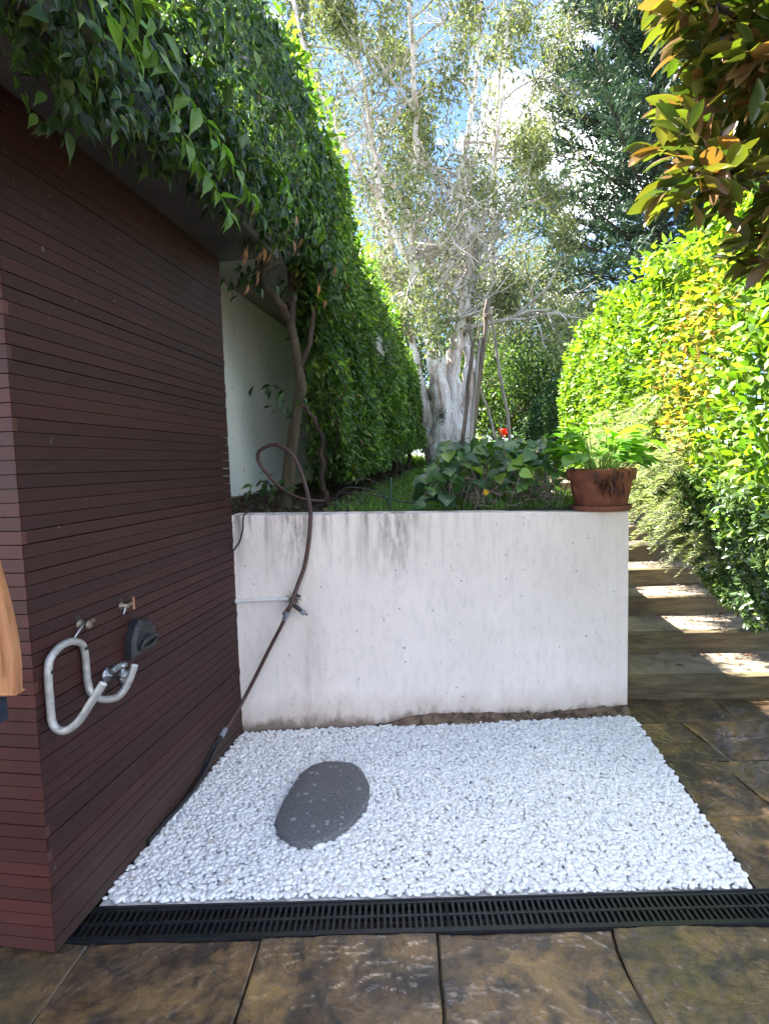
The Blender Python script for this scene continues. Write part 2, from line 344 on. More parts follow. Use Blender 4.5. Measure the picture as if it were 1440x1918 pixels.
# ------------------------------------------------------------------ frames of reference
TH = R_(8.79); HU = np.array([math.sin(TH), math.cos(TH), 0]); HN = np.array([math.cos(TH), -math.sin(TH), 0]); H0 = np.array([-.834, 3.135, 0])
def H(s, o, z): return H0 + HU * s + HN * o + np.array([0, 0, z])
TR = R_(6.9); RU = np.array([math.sin(TR), math.cos(TR), 0]); RN = np.array([-math.cos(TR), math.sin(TR), 0]); R0 = np.array([1.382, 3.131, 0])
def RH(s, o, z): return R0 + RU * s - RN * o + np.array([0, 0, z])       # o grows to the right
WA = np.array([-.84, 3.141, 0]); WB = np.array([1.377, 3.235, 0]); WD = (WB - WA) / np.linalg.norm(WB - WA); WNn = np.array([WD[1], -WD[0], 0])
def topz_at(x): return 1.238 + (x + .834) / 2.21 * (1.192 - 1.238)
def ground_z(x, y):
    z = 1.205 + .022 * max(0, min(y - 3.3, 10.5)) + max(0, y - 13.8) * .004
    s = (np.array([x, y, 0]) - H0) @ HN
    z += .07 * max(0, min(1, (-s + .15) / .5)) * min(1, max(0, (y - 3.2) / .5))
    return z

# ------------------------------------------------------------------ setting: ground, paving, terrain
mb = MB(); mb.add([(-60, -40, -.06), (60, -40, -.06), (60, 200, -.06), (-60, 200, -.06)], [(0, 1, 2, 3)])
tag(mb.build('ground', M_ground), kind='structure')
# slate paving: irregular riven slabs
mb = MB()
def slab_grid(L_, R_2, nu, nv, h=.04):
    """riven slab between a left and a right edge polyline (same count), surface split into cleft terraces"""
    L_ = np.array(L_, float); R_2 = np.array(R_2, float); tt = np.linspace(0, 1, nv + 1); ti = np.linspace(0, 1, len(L_))
    Lp = np.stack([np.interp(tt, ti, L_[:, k]) for k in (0, 1)], 1); Rp = np.stack([np.interp(tt, ti, R_2[:, k]) for k in (0, 1)], 1)
    ox, oy, an = random.uniform(0, 50), random.uniform(0, 50), random.uniform(-1.0, .3); ca, sa = math.cos(an), math.sin(an); tx, ty = random.uniform(-.004, .004), random.uniform(-.004, .004)
    vs_ = []; fs_ = []
    for j in range(nv + 1):
        for i in range(nu + 1):
            u = i / nu; p = Lp[j] * (1 - u) + Rp[j] * u; x, y = p; q = (x * ca - y * sa, x * sa + y * ca)
            n0 = mnoise.noise(Vector((q[0] * 2.2 + ox, q[1] * 4.6 + oy, 0))) + .5 * mnoise.noise(Vector((q[0] * 5 + ox, q[1] * 11, 3))) + .20 * mnoise.noise(Vector((q[0] * 13, q[1] * 22 + oy, 5))) + .05 * mnoise.noise(Vector((x * 45, y * 45, ox)))
            t = n0 * 4.6; f = math.floor(t); st = f + (t - f) ** 7
            edge = min(i, nu - i) == 0 or min(j, nv - j) == 0
            z = .0027 * st + .0009 * mnoise.noise(Vector((x * 38 + ox, y * 38, 2))) + .00055 * mnoise.noise(Vector((x * 90, y * 90, oy))) + (u - .5) * tx + (j / nv - .5) * ty - .002
            vs_.append((x, y, min(z, .006) - (.004 if edge else 0)))
    for j in range(nv):
        for i in range(nu): fs_.append((j * (nu + 1) + i, (j + 1) * (nu + 1) + i, (j + 1) * (nu + 1) + i + 1, j * (nu + 1) + i + 1))
    rim = [i for i in range(nu + 1)] + [j * (nu + 1) + nu for j in range(1, nv + 1)] + [nv * (nu + 1) + i for i in range(nu - 1, -1, -1)] + [j * (nu + 1) for j in range(nv - 1, 0, -1)]
    b0 = len(vs_); vs_ += [(vs_[r][0], vs_[r][1], -h) for r in rim]; m_ = len(rim)
    fs_ += [(rim[k], rim[(k + 1) % m_], b0 + (k + 1) % m_, b0 + k) for k in range(m_)]
    mb.add(vs_, fs_, False)
g = .003
xs = [-1.64, -.98, -.432, .130, .69, 1.30, 1.90, 2.52, 3.1]
lean = [-.05, -.05, -.03, -.02, -.03, 0, 0, 0, 0]
def jag(xa, ya, xb, yb, amp, k=7):
    return [(xa + (xb - xa) * i / k + (random.uniform(-amp, amp) if 0 < i < k else 0), ya + (yb - ya) * i / k) for i in range(k + 1)]
edges = []
for i, x in enumerate(xs):
    edges.append(jag(x, 1.722, x + lean[i], 1.13, .016 if i == 4 else .002))
for i in range(len(xs) - 1):
    a, b = edges[i], edges[i + 1]
    slab_grid([(p[0] + g, p[1]) for p in a], [(p[0] - g, p[1]) for p in b], 90, 90)
for r in range(5):                                               # rows behind the camera foot
    y1 = 1.124 - r * .6; x = -1.6 - (r % 2) * .3
    while x < 3.2:
        w = random.choice([.55, .6, .9]); slab_grid([(x + g, y1), (x + g, y1 - .594)], [(x + w - g, y1), (x + w - g, y1 - .594)], 24, 24); x += w
def gx(y): return 1.237 + (y - 1.857) / (3.131 - 1.857) * (1.386 - 1.237) + .012   # right edge of the pebble bed
ys = [1.866, 2.285, 2.715, 3.14, 3.445]
cuts = [[1.93, 2.6, 3.2], [1.62, 2.15, 2.75, 3.2], [1.66, 2.45, 3.2], [1.98, 2.6, 3.2]]
for r in range(4):
    y0, y1 = ys[r] + g, ys[r + 1] - g
    px0, px1 = gx(y0), gx(y1)
    if r == 3: px0, px1 = 1.39, 1.40
    for xc in cuts[r]:
        sh = random.uniform(-.03, .03)
        slab_grid([(px1 + g, y1), (px0 + g, y0)], [(xc + sh - g, y1), (xc - g, y0)], 64, 64); px0, px1 = xc, xc + sh
tag(mb.build('paving', M_slate), kind='structure')
mb = MB(); mb.add([(-2.2, -2, -.03), (3.3, -2, -.03), (3.3, 3.5, -.03), (-2.2, 3.5, -.03)], [(0, 1, 2, 3)])
tag(mb.build('paving_bed', M_ground), kind='structure')
# pebble bed
mb = MB(); q = [H(-1.27, .0, 0), H(0, 0, 0), (1.386, 3.235, 0), (1.24, 1.872, 0)]
mb.add([(p[0], p[1], -.004) for p in q], [(0, 3, 2, 1)]); tag(mb.build('bedding', M_grit), kind='structure')
# upper terrain (lawn soil)
GX = sorted(set(list(np.linspace(-3, 1.36, 23)) + [-60, -30, -15, -8, -5, 1.375, 2.2, 3, 4, 6, 10, 16, 30, 60])); GY = list(np.linspace(3.32, 9, 24)) + [10, 11, 12, 13, 14, 16, 20, 26, 40, 70, 120, 200]
vs_, fs_ = [], []
for y in GY:
    for x in GX:
        z = ground_z(x, y)
        if x > 1.37:
            z = min(z, max(.295 * (y - 3.45) - .10, -.04))
        vs_.append((x, y, z))
nx = len(GX)
for j in range(len(GY) - 1):
    for i in range(nx - 1): fs_.append((j * nx + i, j * nx + i + 1, (j + 1) * nx + i + 1, (j + 1) * nx + i))
mb = MB(); mb.add(vs_, fs_, True); tag(mb.build('lawn', M_lawn), kind='structure')
# exposed dirt along the foot of the white wall
mb = MB(); n = 90; vs_ = []; fs_ = []
for i in range(n + 1):
    t = i / n; x = .22 + 1 * t; tt = .30 + .70 * t
    P = WA + (WB - WA) * tt; env = min(1, (t) * 4) * (.75 + .35 * math.sin(t * 7) * .4 + .25 * mnoise.noise(Vector((t * 14, 1, 0))))
    hgt = .006 + .076 * env + .012 * mnoise.noise(Vector((t * 60, 3, 0)))
    for k, (d, hh) in enumerate(((.0, 1.0), (.012, .96), (.03, .62), (.045, .30), (.062, .02))):
        j = .010 * mnoise.noise(Vector((t * 80, k * 3.1, 7))) if 0 < k else 0
        p = P + WNn * (d + j + .002); vs_.append((p[0], p[1], hgt * hh + j * .8 - .004))
for i in range(n):
    for k in range(4): fs_.append((i * 5 + k, i * 5 + k + 1, (i + 1) * 5 + k + 1, (i + 1) * 5 + k))
mb.add(vs_, fs_, True); tag(mb.build('soil_strip', M_dirt), kind='structure')

# ------------------------------------------------------------------ house
house = empty('house', (-2.5, 4, 0), 'house with dark red-brown batten cladding and pale rendered wall under a flat eave', 'house')
PITCH = .0413; NB = 63
mb = MB()
for i in range(NB):
    z0 = 1.497 - 36 * PITCH + i * PITCH + .004 * .5; hh = PITCH - random.choice([.0018, .0022, .0022, .0026, .0036])
    if z0 < 0: z0b = max(z0, .004); hh -= z0b - z0; z0 = z0b
    jo = random.uniform(-.0018, .0018)
    if hh > .01:
        mb.box(H(-1.478 + random.uniform(0, .003), jo, z0), HU * 1.478, -HN * .019, (0, 0, hh))
mb.build('side_cladding', M_timber, house)
mb = MB()
for i in range(NB):
    z0 = 1.497 - 36 * PITCH + i * PITCH + .002; hh = PITCH - .003
    if z0 < 0: z0b = max(z0, .004); hh -= z0b - z0; z0 = z0b
    jo = random.uniform(-.0012, .0012)
    if hh > .01:
        mb.box(H(-1.480 + jo, -.0015, z0), -HN * 1.6, HU * .019, (0, 0, hh))
tag(mb.build('front_cladding', M_redtimber, house), 'redder batten cladding on the end face')
mb = MB(); mb.box(H(-1.45, -.03, 0), HU * 1.43, -HN * 2.0, (0, 0, 2.6)); mb.build('backing', M_black_plastic, house)
mb = MB(); mb.box(H(-.019, -.35, 0), HU * 11.5, -HN * 4.5, (0, 0, 2.757)); mb.build('rendered_wall', M_house, house)
mb = MB(); mb.box(H(-3.2, .282, 2.60), HU * 3.25, -HN * 5.0, (0, 0, .157)); mb.build('soffit', M_soffit_dark, house)
mb = MB(); mb.box(H(-3.2, .282, 2.760), HU * 15, -HN * 5.2, (0, 0, .20)); mb.build('roof_slab', M_soffit, house)
mb = MB(); mb.box(H(-3.2, .300, 2.596), HU * 3.27, -HN * .016, (0, 0, .40)); mb.build('fascia', M_fascia, house)

# ------------------------------------------------------------------ retaining wall
rw = empty('retaining_wall', (0.27, 3.29, 0), 'low white rendered retaining wall stained dark below its top edge', 'wall')
mb = MB(); n = 24; th = .19
for side in (0, 1):
    pass
vs_ = []; fs_ = []
for i in range(n + 1):
    p = WA + (WB - WA) * i / n; b = p - WNn * th; z = topz_at(p[0])
    vs_ += [(p[0], p[1], -.05), (p[0], p[1], z - .004), tuple(p - WNn * .004 + np.array([0, 0, z])), (b[0], b[1], z), (b[0], b[1], -.05)]
for i in range(n):
    for k in range(4): fs_.append((i * 5 + k, (i + 1) * 5 + k, (i + 1) * 5 + k + 1, i * 5 + k + 1))
fs_ += [tuple(n * 5 + k for k in range(5)), (4, 3, 2, 1, 0)]
mb.add(vs_, fs_); mb.build('front_face', M_wall, rw)
mb = MB(); b = WB - WNn * (th + .001); mb.box(b - WD * .19, WD * .187, RU * 4.5, (0, 0, 1.188)); mb.build('return_wall', M_wall, rw)

# ------------------------------------------------------------------ garden steps
st = empty('garden_steps', (2.1, 4.5, 0), 'garden steps with mossy timber risers and slate treads beside the white wall', 'steps')
RY = [3.449, 3.924, 4.413, 4.86, 5.294, 5.72, 6.15, 6.58, 7.0]; z = 0.0
for i, y in enumerate(RY):
    z1 = z + .134; x0 = 1.40 + (y - 3.45) * .12; yn = RY[i + 1] if i + 1 < len(RY) else y + 1.5
    mb = MB(); bw = .003
    mb.box((x0, y, z - .02 if i else -.02), (1.75 - i * .05, -.03 + random.uniform(-.01, .01), 0), (0, .075, 0), (0, 0, z1 - z + .02))
    o = mb.build('riser', M_sleeper, st)
    bv = o.modifiers.new('bevel', 'BEVEL'); bv.width = .006; bv.segments = 2
    mb = MB(); tz = z1 - .004; vs_ = []; fs_ = []
    for a in range(9):
        for b_ in range(5):
            xx = x0 + 1.75 * a / 8; yy_ = y + .0755 + (yn - y - .075) * b_ / 4
            vs_.append((xx, yy_ - .03 * a / 8, tz + .005 * mnoise.noise(Vector((xx * 4, yy_ * 4, i)))))
    for a in range(8):
        for b_ in range(4): fs_.append((a * 5 + b_, (a + 1) * 5 + b_, (a + 1) * 5 + b_ + 1, a * 5 + b_ + 1))
    mb.add(vs_, fs_, True); mb.build('tread', M_tread, st)
    z = z1

# ------------------------------------------------------------------ white pebbles (uncountable gravel)
import bmesh
bm = bmesh.new(); bmesh.ops.create_icosphere(bm, subdivisions=2, radius=1.0)
iv = np.array([v.co[:] for v in bm.verts]); ifc = [tuple(v.index for v in f.verts) for f in bm.faces]; bm.free()
STONE = [(-0.466, 2.202), (-0.49, 2.273), (-0.488, 2.321), (-0.481, 2.41), (-0.459, 2.52), (-0.441, 2.625), (-0.392, 2.703), (-0.334, 2.738), (-0.264, 2.738), (-0.192, 2.717), (-0.146, 2.665), (-0.118, 2.577), (-0.101, 2.503), (-0.102, 2.433), (-0.119, 2.354), (-0.154, 2.281), (-0.187, 2.218), (-0.233, 2.164), (-0.293, 2.129), (-0.361, 2.117), (-0.405, 2.134), (-0.438, 2.168)]
SP = np.array(STONE)
def in_poly(pts, poly):
    x, y = pts[:, 0], pts[:, 1]; r = np.zeros(len(pts), bool); j = len(poly) - 1
    for i in range(len(poly)):
        xi, yi = poly[i]; xj, yj = poly[j]
        r ^= ((yi > y) != (yj > y)) & (x < (xj - xi) * (y - yi) / (yj - yi + 1e-12) + xi); j = i
    return r
pp = []
for layer, (sp, zz) in enumerate(((.0180, .005), (.0168, .013))):
    nxp, nyp = int(2.7 / sp), int(1.5 / (sp * .87))
    gxx, gyy = np.meshgrid(np.arange(nxp), np.arange(nyp)); a = np.stack([-1.15 + (gxx + .5 * (gyy % 2)).ravel() * sp, 1.852 + gyy.ravel() * sp * .87], 1)
    a += rng.uniform(-.42, .42, a.shape) * sp
    if layer: a = a[rng.random(len(a)) < .93]
    pp.append(np.c_[a, np.full(len(a), zz) + rng.uniform(-.002, .004, len(a))])
pp = np.concatenate(pp)
inner = [tuple(H(-1.262, .008, 0)[:2]), tuple(H(-.01, .008, 0)[:2]), (1.375, 3.232), (1.384, 3.13), (1.232, 1.874)]
k = in_poly(pp[:, :2], inner); ctr = SP.mean(0); shr = ctr + (SP - ctr) * .985
k &= ~in_poly(pp[:, :2], [tuple(p) for p in shr]); pp = pp[k]
n = len(pp); Q = rng.standard_normal((n, 3)); 
sc = np.c_[rng.uniform(.0112, .0165, n), rng.uniform(.0088, .0125, n), rng.uniform(.0058, .0085, n)] * .88 * np.exp(rng.normal(0, .16, (n, 1)))
ang = rng.uniform(0, 2 * math.pi, n); ti = rng.normal(0, .28, n); tj = rng.normal(0, .25, n)
e1 = np.c_[np.cos(ang) * np.cos(ti), np.sin(ang) * np.cos(ti), np.sin(ti)]; e2 = nrm(np.cross(np.c_[np.zeros(n), np.sin(tj), np.cos(tj)], e1)); e3 = np.cross(e1, e2)
wob = 1 + .10 * np.sin(iv[None, :, 0] * 2.1 + Q[:, :1] * 3) * np.cos(iv[None, :, 1] * 1.7 + Q[:, 1:2] * 3)
V = pp[:, None] + (iv[None, :, 0:1] * e1[:, None] * sc[:, None, 0:1] + iv[None, :, 1:2] * e2[:, None] * sc[:, None, 1:2] + iv[None, :, 2:3] * e3[:, None] * sc[:, None, 2:3]) * wob[:, :, None]
V = V.reshape(-1, 3); m_ = len(iv); li = np.array(ifc).ravel()
me = bpy.data.meshes.new('white_pebbles'); me.vertices.add(len(V)); me.vertices.foreach_set('co', V.astype(np.float32).ravel())
lp = (np.arange(n)[:, None] * m_ + li[None]).ravel().astype(np.int32); me.loops.add(len(lp)); me.loops.foreach_set('vertex_index', lp)
me.polygons.add(len(lp) // 3); me.polygons.foreach_set('loop_start', np.arange(0, len(lp), 3, dtype=np.int32)); me.polygons.foreach_set('use_smooth', np.ones(len(lp) // 3, bool)); me.update(calc_edges=True)
tag(link('white_pebbles', me, M_pebble), 'bed of small smooth white pebbles between wall and drain', 'gravel', kind='stuff')

# stepping stone
mb = MB(); n = len(SP); ring = lambda f, z: [(ctr[0] + (x - ctr[0]) * f + .004 * mnoise.noise(Vector((x * 30, y * 30, z * 90))), ctr[1] + (y - ctr[1]) * f, z + .002 * mnoise.noise(Vector((x * 25, y * 25, 5)))) for x, y in STONE]
rs_ = [ring(.99, -.02), ring(1.0, .030), ring(.985, .040), ring(.95, .0425), ring(.5, .043)]
vs_ = [p for r in rs_ for p in r] + [(ctr[0], ctr[1], .043)]
fs_ = [(i * n + k, i * n + (k + 1) % n, (i + 1) * n + (k + 1) % n, (i + 1) * n + k) for i in range(4) for k in range(n)] + [(4 * n + k, 4 * n + (k + 1) % n, 5 * n) for k in range(n)]
mb.add([(v[0], v[1], v[2]) for v in vs_], [tuple(reversed(f)) for f in fs_], True)
tag(mb.build('stepping_stone', M_granite), 'dark grey speckled oval stepping stone lying in white pebbles', 'stone')

# ------------------------------------------------------------------ drain grates
dr = empty('drain_channel', (0, 1.79, 0), 'black plastic drain channel under the slotted grates along the pebble bed', 'drain')
mb = MB(); mb.box((-1.08, 1.7225, -.055), (4.2, 0, 0), (0, .007, 0), (0, 0, .058)); mb.box((-1.08, 1.8585, -.055), (4.2, 0, 0), (0, .007, 0), (0, 0, .060)); mb.box((-1.08, 1.7225, -.057), (4.2, 0, 0), (0, .143, 0), (0, 0, .002))
mb.build('channel', M_black_plastic, dr)
def grate(x0, x1, label):
    t = empty('drain_grate', ((x0 + x1) / 2, 1.794, 0), label, 'grate', 'slotted black drain grates')
    x0 += .0015; x1 -= .0015; mb = MB(); y0, y1 = 1.730, 1.858; zt, hh = .002, .016
    for (a, b) in ((y0, y0 + .012), (y1 - .012, y1), ((y0 + y1) / 2 - .005, (y0 + y1) / 2 + .005)):
        mb.box((x0, a, zt - hh), (x1 - x0, 0, 0), (0, b - a, 0), (0, 0, hh))
    mb.build('rail', M_black_plastic, t)
    mb = MB(); n = max(2, int((x1 - x0) / .0205)); p = (x1 - x0) / n
    for i in range(n + 1):
        w = .0085 if 0 < i < n else .006; xc = x0 + i * p; xa = max(x0, xc - w / 2); xb = min(x1, xc + w / 2)
        for (a, b) in ((y0 + .0121, (y0 + y1) / 2 - .0051), ((y0 + y1) / 2 + .0051, y1 - .0121)):
            mb.box((xa, a, zt - hh - .001), (xb - xa, 0, 0), (0, b - a, 0), (0, 0, hh))
    mb.build('slot_bars', M_black_plastic, t)
grate(-1.055, -.828, 'short offcut of slotted black drain grate against the dark timber cladding')
grate(-.828, .172, 'slotted black drain grate below the stepping stone, left of the grate joint')
grate(.172, 1.172, 'slotted black drain grate in front of the pebbles, right of the grate joint')
grate(1.172, 2.172, 'slotted black drain grate at the right edge of the photo beside slate paving')

# ------------------------------------------------------------------ fittings on the timber cladding
hk = empty('hose_hook', H(-1.35, .02, .83), 'grey bent-tube hanging hook with two upturned arms on the timber cladding', 'hook')
sL, sR = -1.438, -1.265; rt = .0122; ow = .014
pth = [H(sL + .035, .172, .850), H(sL + .022, .140, .800), H(sL + .010, .095, .735), H(sL + .004, .05, .708), H(sL, .018, .730), H(sL, ow, .80), H(sL, ow, .87)]
for k in range(1, 8):
    a = math.pi * k / 8; pth.append(H((sL + sR) / 2 - (sR - sL) / 2 * math.cos(a), ow, .895 + .062 * math.sin(a)))
pth += [H(sR, ow, .87), H(sR, ow, .81), H(sR + .002, .022, .760), H(sR + .008, .05, .735), H(sR + .022, .10, .735), H(sR + .036, .128, .765), H(sR + .050, .148, .815), H(sR + .056, .154, .838)]
sp_ = smooth_path(pth, 5); mb = MB(); mb.tube(sp_, rt, 16); mb.build('bent_tube', M_grey_tube, hk)
for e in (0, -1):
    d = nrm(sp_[e] - sp_[1 if e == 0 else -2]); mb = MB(); mb.lathe(sp_[e], [(0.0001, .0015), (rt * .96, .0015), (rt * .96, 0)], 16, d); mb.build('end_cap', M_tubecap, hk)
for s_, z_ in ((sL + .004, .893), (sR - .008, .915)):
    mb = MB(); mb.lathe(H(s_, ow + rt - .002, z_), [(0.0001, .005), (.006, .004), (.006, 0)], 10, HN); mb.build('screw', M_black_plastic, hk)

def old_tap(s, z, label, parts):
    t = empty('wall_tap', H(s, 0, z), label, 'tap'); parts(t, s, z); return t
def stub_a(t, s, z):
    mb = MB(); mb.lathe(H(s, 0, z), [(.017, 0), (.017, .006), (.011, .007), (.011, .028), (.014, .029), (.014, .040), (.001, .040)], 14, HN); mb.build('socket', M_brass, t)
    mb = MB(); mb.tube([H(s - .005, .02, z + .002), H(s - .035, .022, z - .012), H(s - .052, .018, z - .030)], [.006, .005, .003], 8); mb.build('lever', M_chrome, t)
    mb = MB(); mb.tube([H(s + .005, .025, z), H(s + .04, .024, z + .006), H(s + .052, .02, z - .004)], [.009, .007, .004], 8); mb.build('spout', M_brass, t)
    mb = MB(); mb.lathe(H(s - .008, .001, z + .022), [(.013, 0), (.011, .001), (.0005, .0012)], 9, HN); mb.build('drilled_hole', M_black_plastic, t)
def stub_b(t, s, z):
    mb = MB(); mb.lathe(H(s, 0, z), [(.014, 0), (.014, .005), (.008, .006), (.008, .03), (.001, .03)], 14, HN); mb.build('socket', M_brass, t)
    mb = MB(); mb.tube([H(s, .024, z), H(s + .038, .026, z + .004)], .007, 8); mb.build('spout', M_brass, t)
    mb = MB(); mb.tube([H(s + .04, .026, z - .022), H(s + .04, .026, z + .026)], [.006, .006], 10); mb.build('copper_tube', M_copper, t)
    mb = MB(); mb.tube([H(s, .02, z), H(s - .018, .02, z - .028)], [.006, .004], 8); mb.build('lever', M_chrome, t)
    mb = MB(); mb.lathe(H(s - .004, .001, z + .022), [(.014, 0), (.012, .001), (.0005, .0012)], 9, HN); mb.build('drilled_hole', M_black_plastic, t)
def full_tap(t, s, z):
    mb = MB(); mb.lathe(H(s, 0, z), [(.026, 0), (.026, .007), (.012, .010), (.012, .055), (.016, .058), (.016, .078), (.001, .080)], 16, HN); mb.build('body', M_chrome, t)
    b = H(s, .062, z); mb = MB()
    mb.lathe(b, [(.0005, -.060), (.009, -.060), (.011, -.05), (.010, -.03), (.015, -.028), (.017, -.010), (.014, 0)], 14, (0, 0, 1)); mb.build('spout', M_chrome, t)
    mb = MB(); mb.lathe(b, [(.024, .008), (.026, .011), (.024, .014), (.010, .016), (.010, .030), (.018, .031), (.020, .038), (.016, .046), (.0005, .048)], 16, (0, 0, 1)); mb.build('bonnet', M_chrome, t)
    mb = MB(); mb.tube([b + np.array([0, 0, .040]), b + np.array([0, 0, .040]) - HU * .035, b + np.array([0, 0, .036]) - HU * .062], [.010, .014, .011], 10); mb.build('handle', M_chrome, t)
old_tap(-1.265, .993, 'broken brass tap stub with bent lever on cladding, above the grey hook', stub_a)
old_tap(-1.035, .998, 'small brass pipe stub with short copper tube on cladding, up from the black bracket', stub_b)
old_tap(-1.145, .775, 'dull chrome garden tap on cladding between the arms of the grey hook', full_tap)
# black bracket
bk = empty('hose_bracket', H(-.97, 0, .86), 'black triangular plastic bracket with holes on the timber cladding', 'bracket')
prof = [(-.082, -.062), (-.075, .0), (-.045, .055), (-.015, .075), (.045, .062), (.075, .030), (.085, -.030), (.080, -.058)]
mb = MB(); s0, z0 = -.955, .855; n = len(prof)
vs_ = [H(s0 + a, 0, z0 + b) for a, b in prof] + [H(s0 + a, .030, z0 + b) for a, b in prof] + [H(s0 + a * .86, .045, z0 + b * .84) for a, b in prof]
ins = [(-.045, -.040), (-.045, -.012), (.045, -.004), (.055, -.032)]
fs_ = [(r * n + i, r * n + (i + 1) % n, (r + 1) * n + (i + 1) % n, (r + 1) * n + i) for r in (0, 1) for i in range(n)] + [tuple(2 * n + i for i in range(n))]
mb.add(vs_, [tuple(reversed(f)) for f in fs_]); mb.build('plate', M_dark_steel, bk)
mb = MB(); mb.tube([H(s0 - .05, .052, z0 - .030), H(s0 - .045, .062, z0 - .006), H(s0, .066, z0 + .004), H(s0 + .05, .062, z0 - .002), H(s0 + .055, .052, z0 - .028), H(s0, .056, z0 - .036), H(s0 - .05, .052, z0 - .030)], .0075, 8); mb.build('rim', M_dark_steel, bk)
for a, b in ((-.038, .030), (.002, .046), (.036, .036)):
    mb = MB(); mb.lathe(H(s0 + a, .0455, z0 + b), [(.012, 0), (.010, .002), (.0085, -.004), (.0005, -.006)], 12, HN); mb.build('hole', M_black_plastic, bk)
mb = MB(); mb.box(H(s0 - .036, .045, z0 - .029), HU * .076, HN * .0025, (0, 0, .024)); mb.build('slot', M_black_plastic, bk)

# ------------------------------------------------------------------ tap and pipe on the white wall
wp = empty('wall_pipe', (-.68, 3.14, .765), 'white painted water pipe running along the retaining wall to the tap', 'pipe')
pz = .762; yw = lambda x: 3.141 + (x + .84) / 2.217 * .094
mb = MB(); mb.tube([(-.845, yw(-.845) - .011, pz + .003), (-.7, yw(-.7) - .011, pz + .004), (-.545, yw(-.545) - .012, pz + .006)], .0115, 12); mb.build('pipe', M_conduit, wp)
mb = MB(); mb.lathe((-.835, yw(-.835) - .011, pz + .003), [(.013, 0), (.015, .004), (.013, .012)], 12, (1, 0, 0)); mb.build('clip', M_conduit, wp)
tp = empty('garden_tap', (-.52, 3.13, .75), 'old brass double garden tap with grey hose connectors on the white wall', 'tap')
yb = yw(-.52); T0 = np.array([-.520, yb, .755])
mb = MB(); mb.lathe(T0, [(.024, 0), (.024, .006), (.013, .009), (.013, .040), (.017, .042), (.017, .052), (.0005, .053)], 14, (0, -1, 0)); mb.build('body', M_brass, tp)
mb = MB(); mb.tube([T0 + (0, -.035, 0), T0 + (.012, -.036, .030), T0 + (.030, -.036, .038)], [.009, .008, .006], 8); mb.tube([T0 + (.018, -.036, .044), T0 + (.046, -.036, .026)], .007, 8); mb.build('handle', M_dark_steel, tp)
for sx, dx, nm in ((-1, -.034, 'hose_outlet'), (1, .048, 'spare_outlet')):
    a = T0 + (0, -.036, -.012); b = a + np.array([dx, -.006, -.040]); mb = MB(); mb.tube([a, a + (b - a) * .5, b], [.011, .013, .011], 10); mb.build(nm, M_black_plastic, tp)
    c_ = b + (b - a) * .02; d_ = b + nrm(b - a) * .026; mb = MB(); mb.tube([c_, c_ + (d_ - c_) * .45, d_], [.015, .016, .011], 10); mb.build('connector', M_connector, tp)
e_ = T0 + (.048, -.042, -.052); mb = MB(); mb.tube([e_ + (.018, 0, -.012), e_ + (.034, -.002, -.023)], [.008, .006], 8); mb.build('nozzle', M_brass, tp)
mb = MB()
for a in range(40):
    p = T0 + np.array([random.gauss(.005, .018), -.012 - random.random() * .03, random.gauss(.012, .014)]); d = rdir(1)[0] * .022
    mb.tube([p, p + d], [.0016, .0008], 4)
tag(mb.build('cobweb_debris', M_bark_dark, tp), kind='stuff')

# ------------------------------------------------------------------ hoses
mb = MB()
pts = [(-.40, 3.80, 1.262), (-.52, 3.70, 1.285), (-.62, 3.56, 1.352), (-.705, 3.5, 1.46), (-.750, 3.48, 1.545), (-.728, 3.46, 1.602), (-.633, 3.45, 1.630), (-.545, 3.43, 1.575), (-.485, 3.38, 1.475), (-.44, 3.30, 1.35), (-.407, 3.16, 1.245), (-.404, 3.118, 1.205), (-.415, 3.115, 1.10), (-.444, 3.115, .956), (-.483, 3.105, .854), (-.522, 3.075, .750), (-.545, 3.072, .705)]
hs = empty('garden_hose', (-.5, 3.1, .9), 'brown garden hose looped over the white wall top and down to the tap', 'hose')
mb.tube(smooth_path(pts, 7), .0115, 12); mb.build('tube', M_hose, hs)
h2 = empty('garden_hose', (-.7, 3.0, .3), 'lower brown and black hose hanging from the wall tap to the pebbles', 'hose')
mb = MB(); mb.tube([(-.540, 3.072, .712), (-.549, 3.072, .694), (-.5495, 3.072, .693), (-.562, 3.073, .668)], [.0145, .0165, .0135, .0125], 10); mb.build('connector', M_connector, h2)
pts = [(-.545, 3.072, .705), (-.575, 3.08, .64), (-.654, 3.095, .5), (-.734, 3.09, .351), (-.800, 3.07, .232), (-.826, 2.965, .19), (-.849, 2.84, .160)]
mb = MB(); mb.tube(smooth_path(pts, 7), .0105, 12); mb.build('brown_tube', M_hose, h2)
mb = MB(); mb.tube([(-.847, 2.852, .164), (-.855, 2.80, .148)], [.014, .014], 10); mb.build('coupling', M_connector, h2)
pts = [(-.855, 2.80, .148), (-.868, 2.743, .118), (-.885, 2.622, .066), (-.905, 2.514, .042), (-.93, 2.393, .034), (-.957, 2.28, .030), (-.975, 2.17, .028)]
mb = MB(); mb.tube(smooth_path(pts, 6), .0095, 10); mb.build('black_tube', M_blackhose, h2)
pts = [(-.862, 2.79, .15), (-.892, 2.70, .10), (-.905, 2.6, .05), (-.925, 2.5, .032), (-.95, 2.36, .030)]
mb = MB(); mb.tube(smooth_path(pts, 6), .0065, 8); tag(mb.build('irrigation_tube', M_blackhose), 'thin black tube beside the hose along the foot of the cladding', 'tube')
mb = MB(); mb.tube(smooth_path([(-.78, 3.42, 1.262), (-.772, 3.2, 1.246), (-.772, 3.135, 1.225), (-.775, 3.130, 1.17), (-.795, 3.130, 1.10), (-.822, 3.128, 1.06), (-.838, 3.12, 1.04)], 6), .0042, 8)
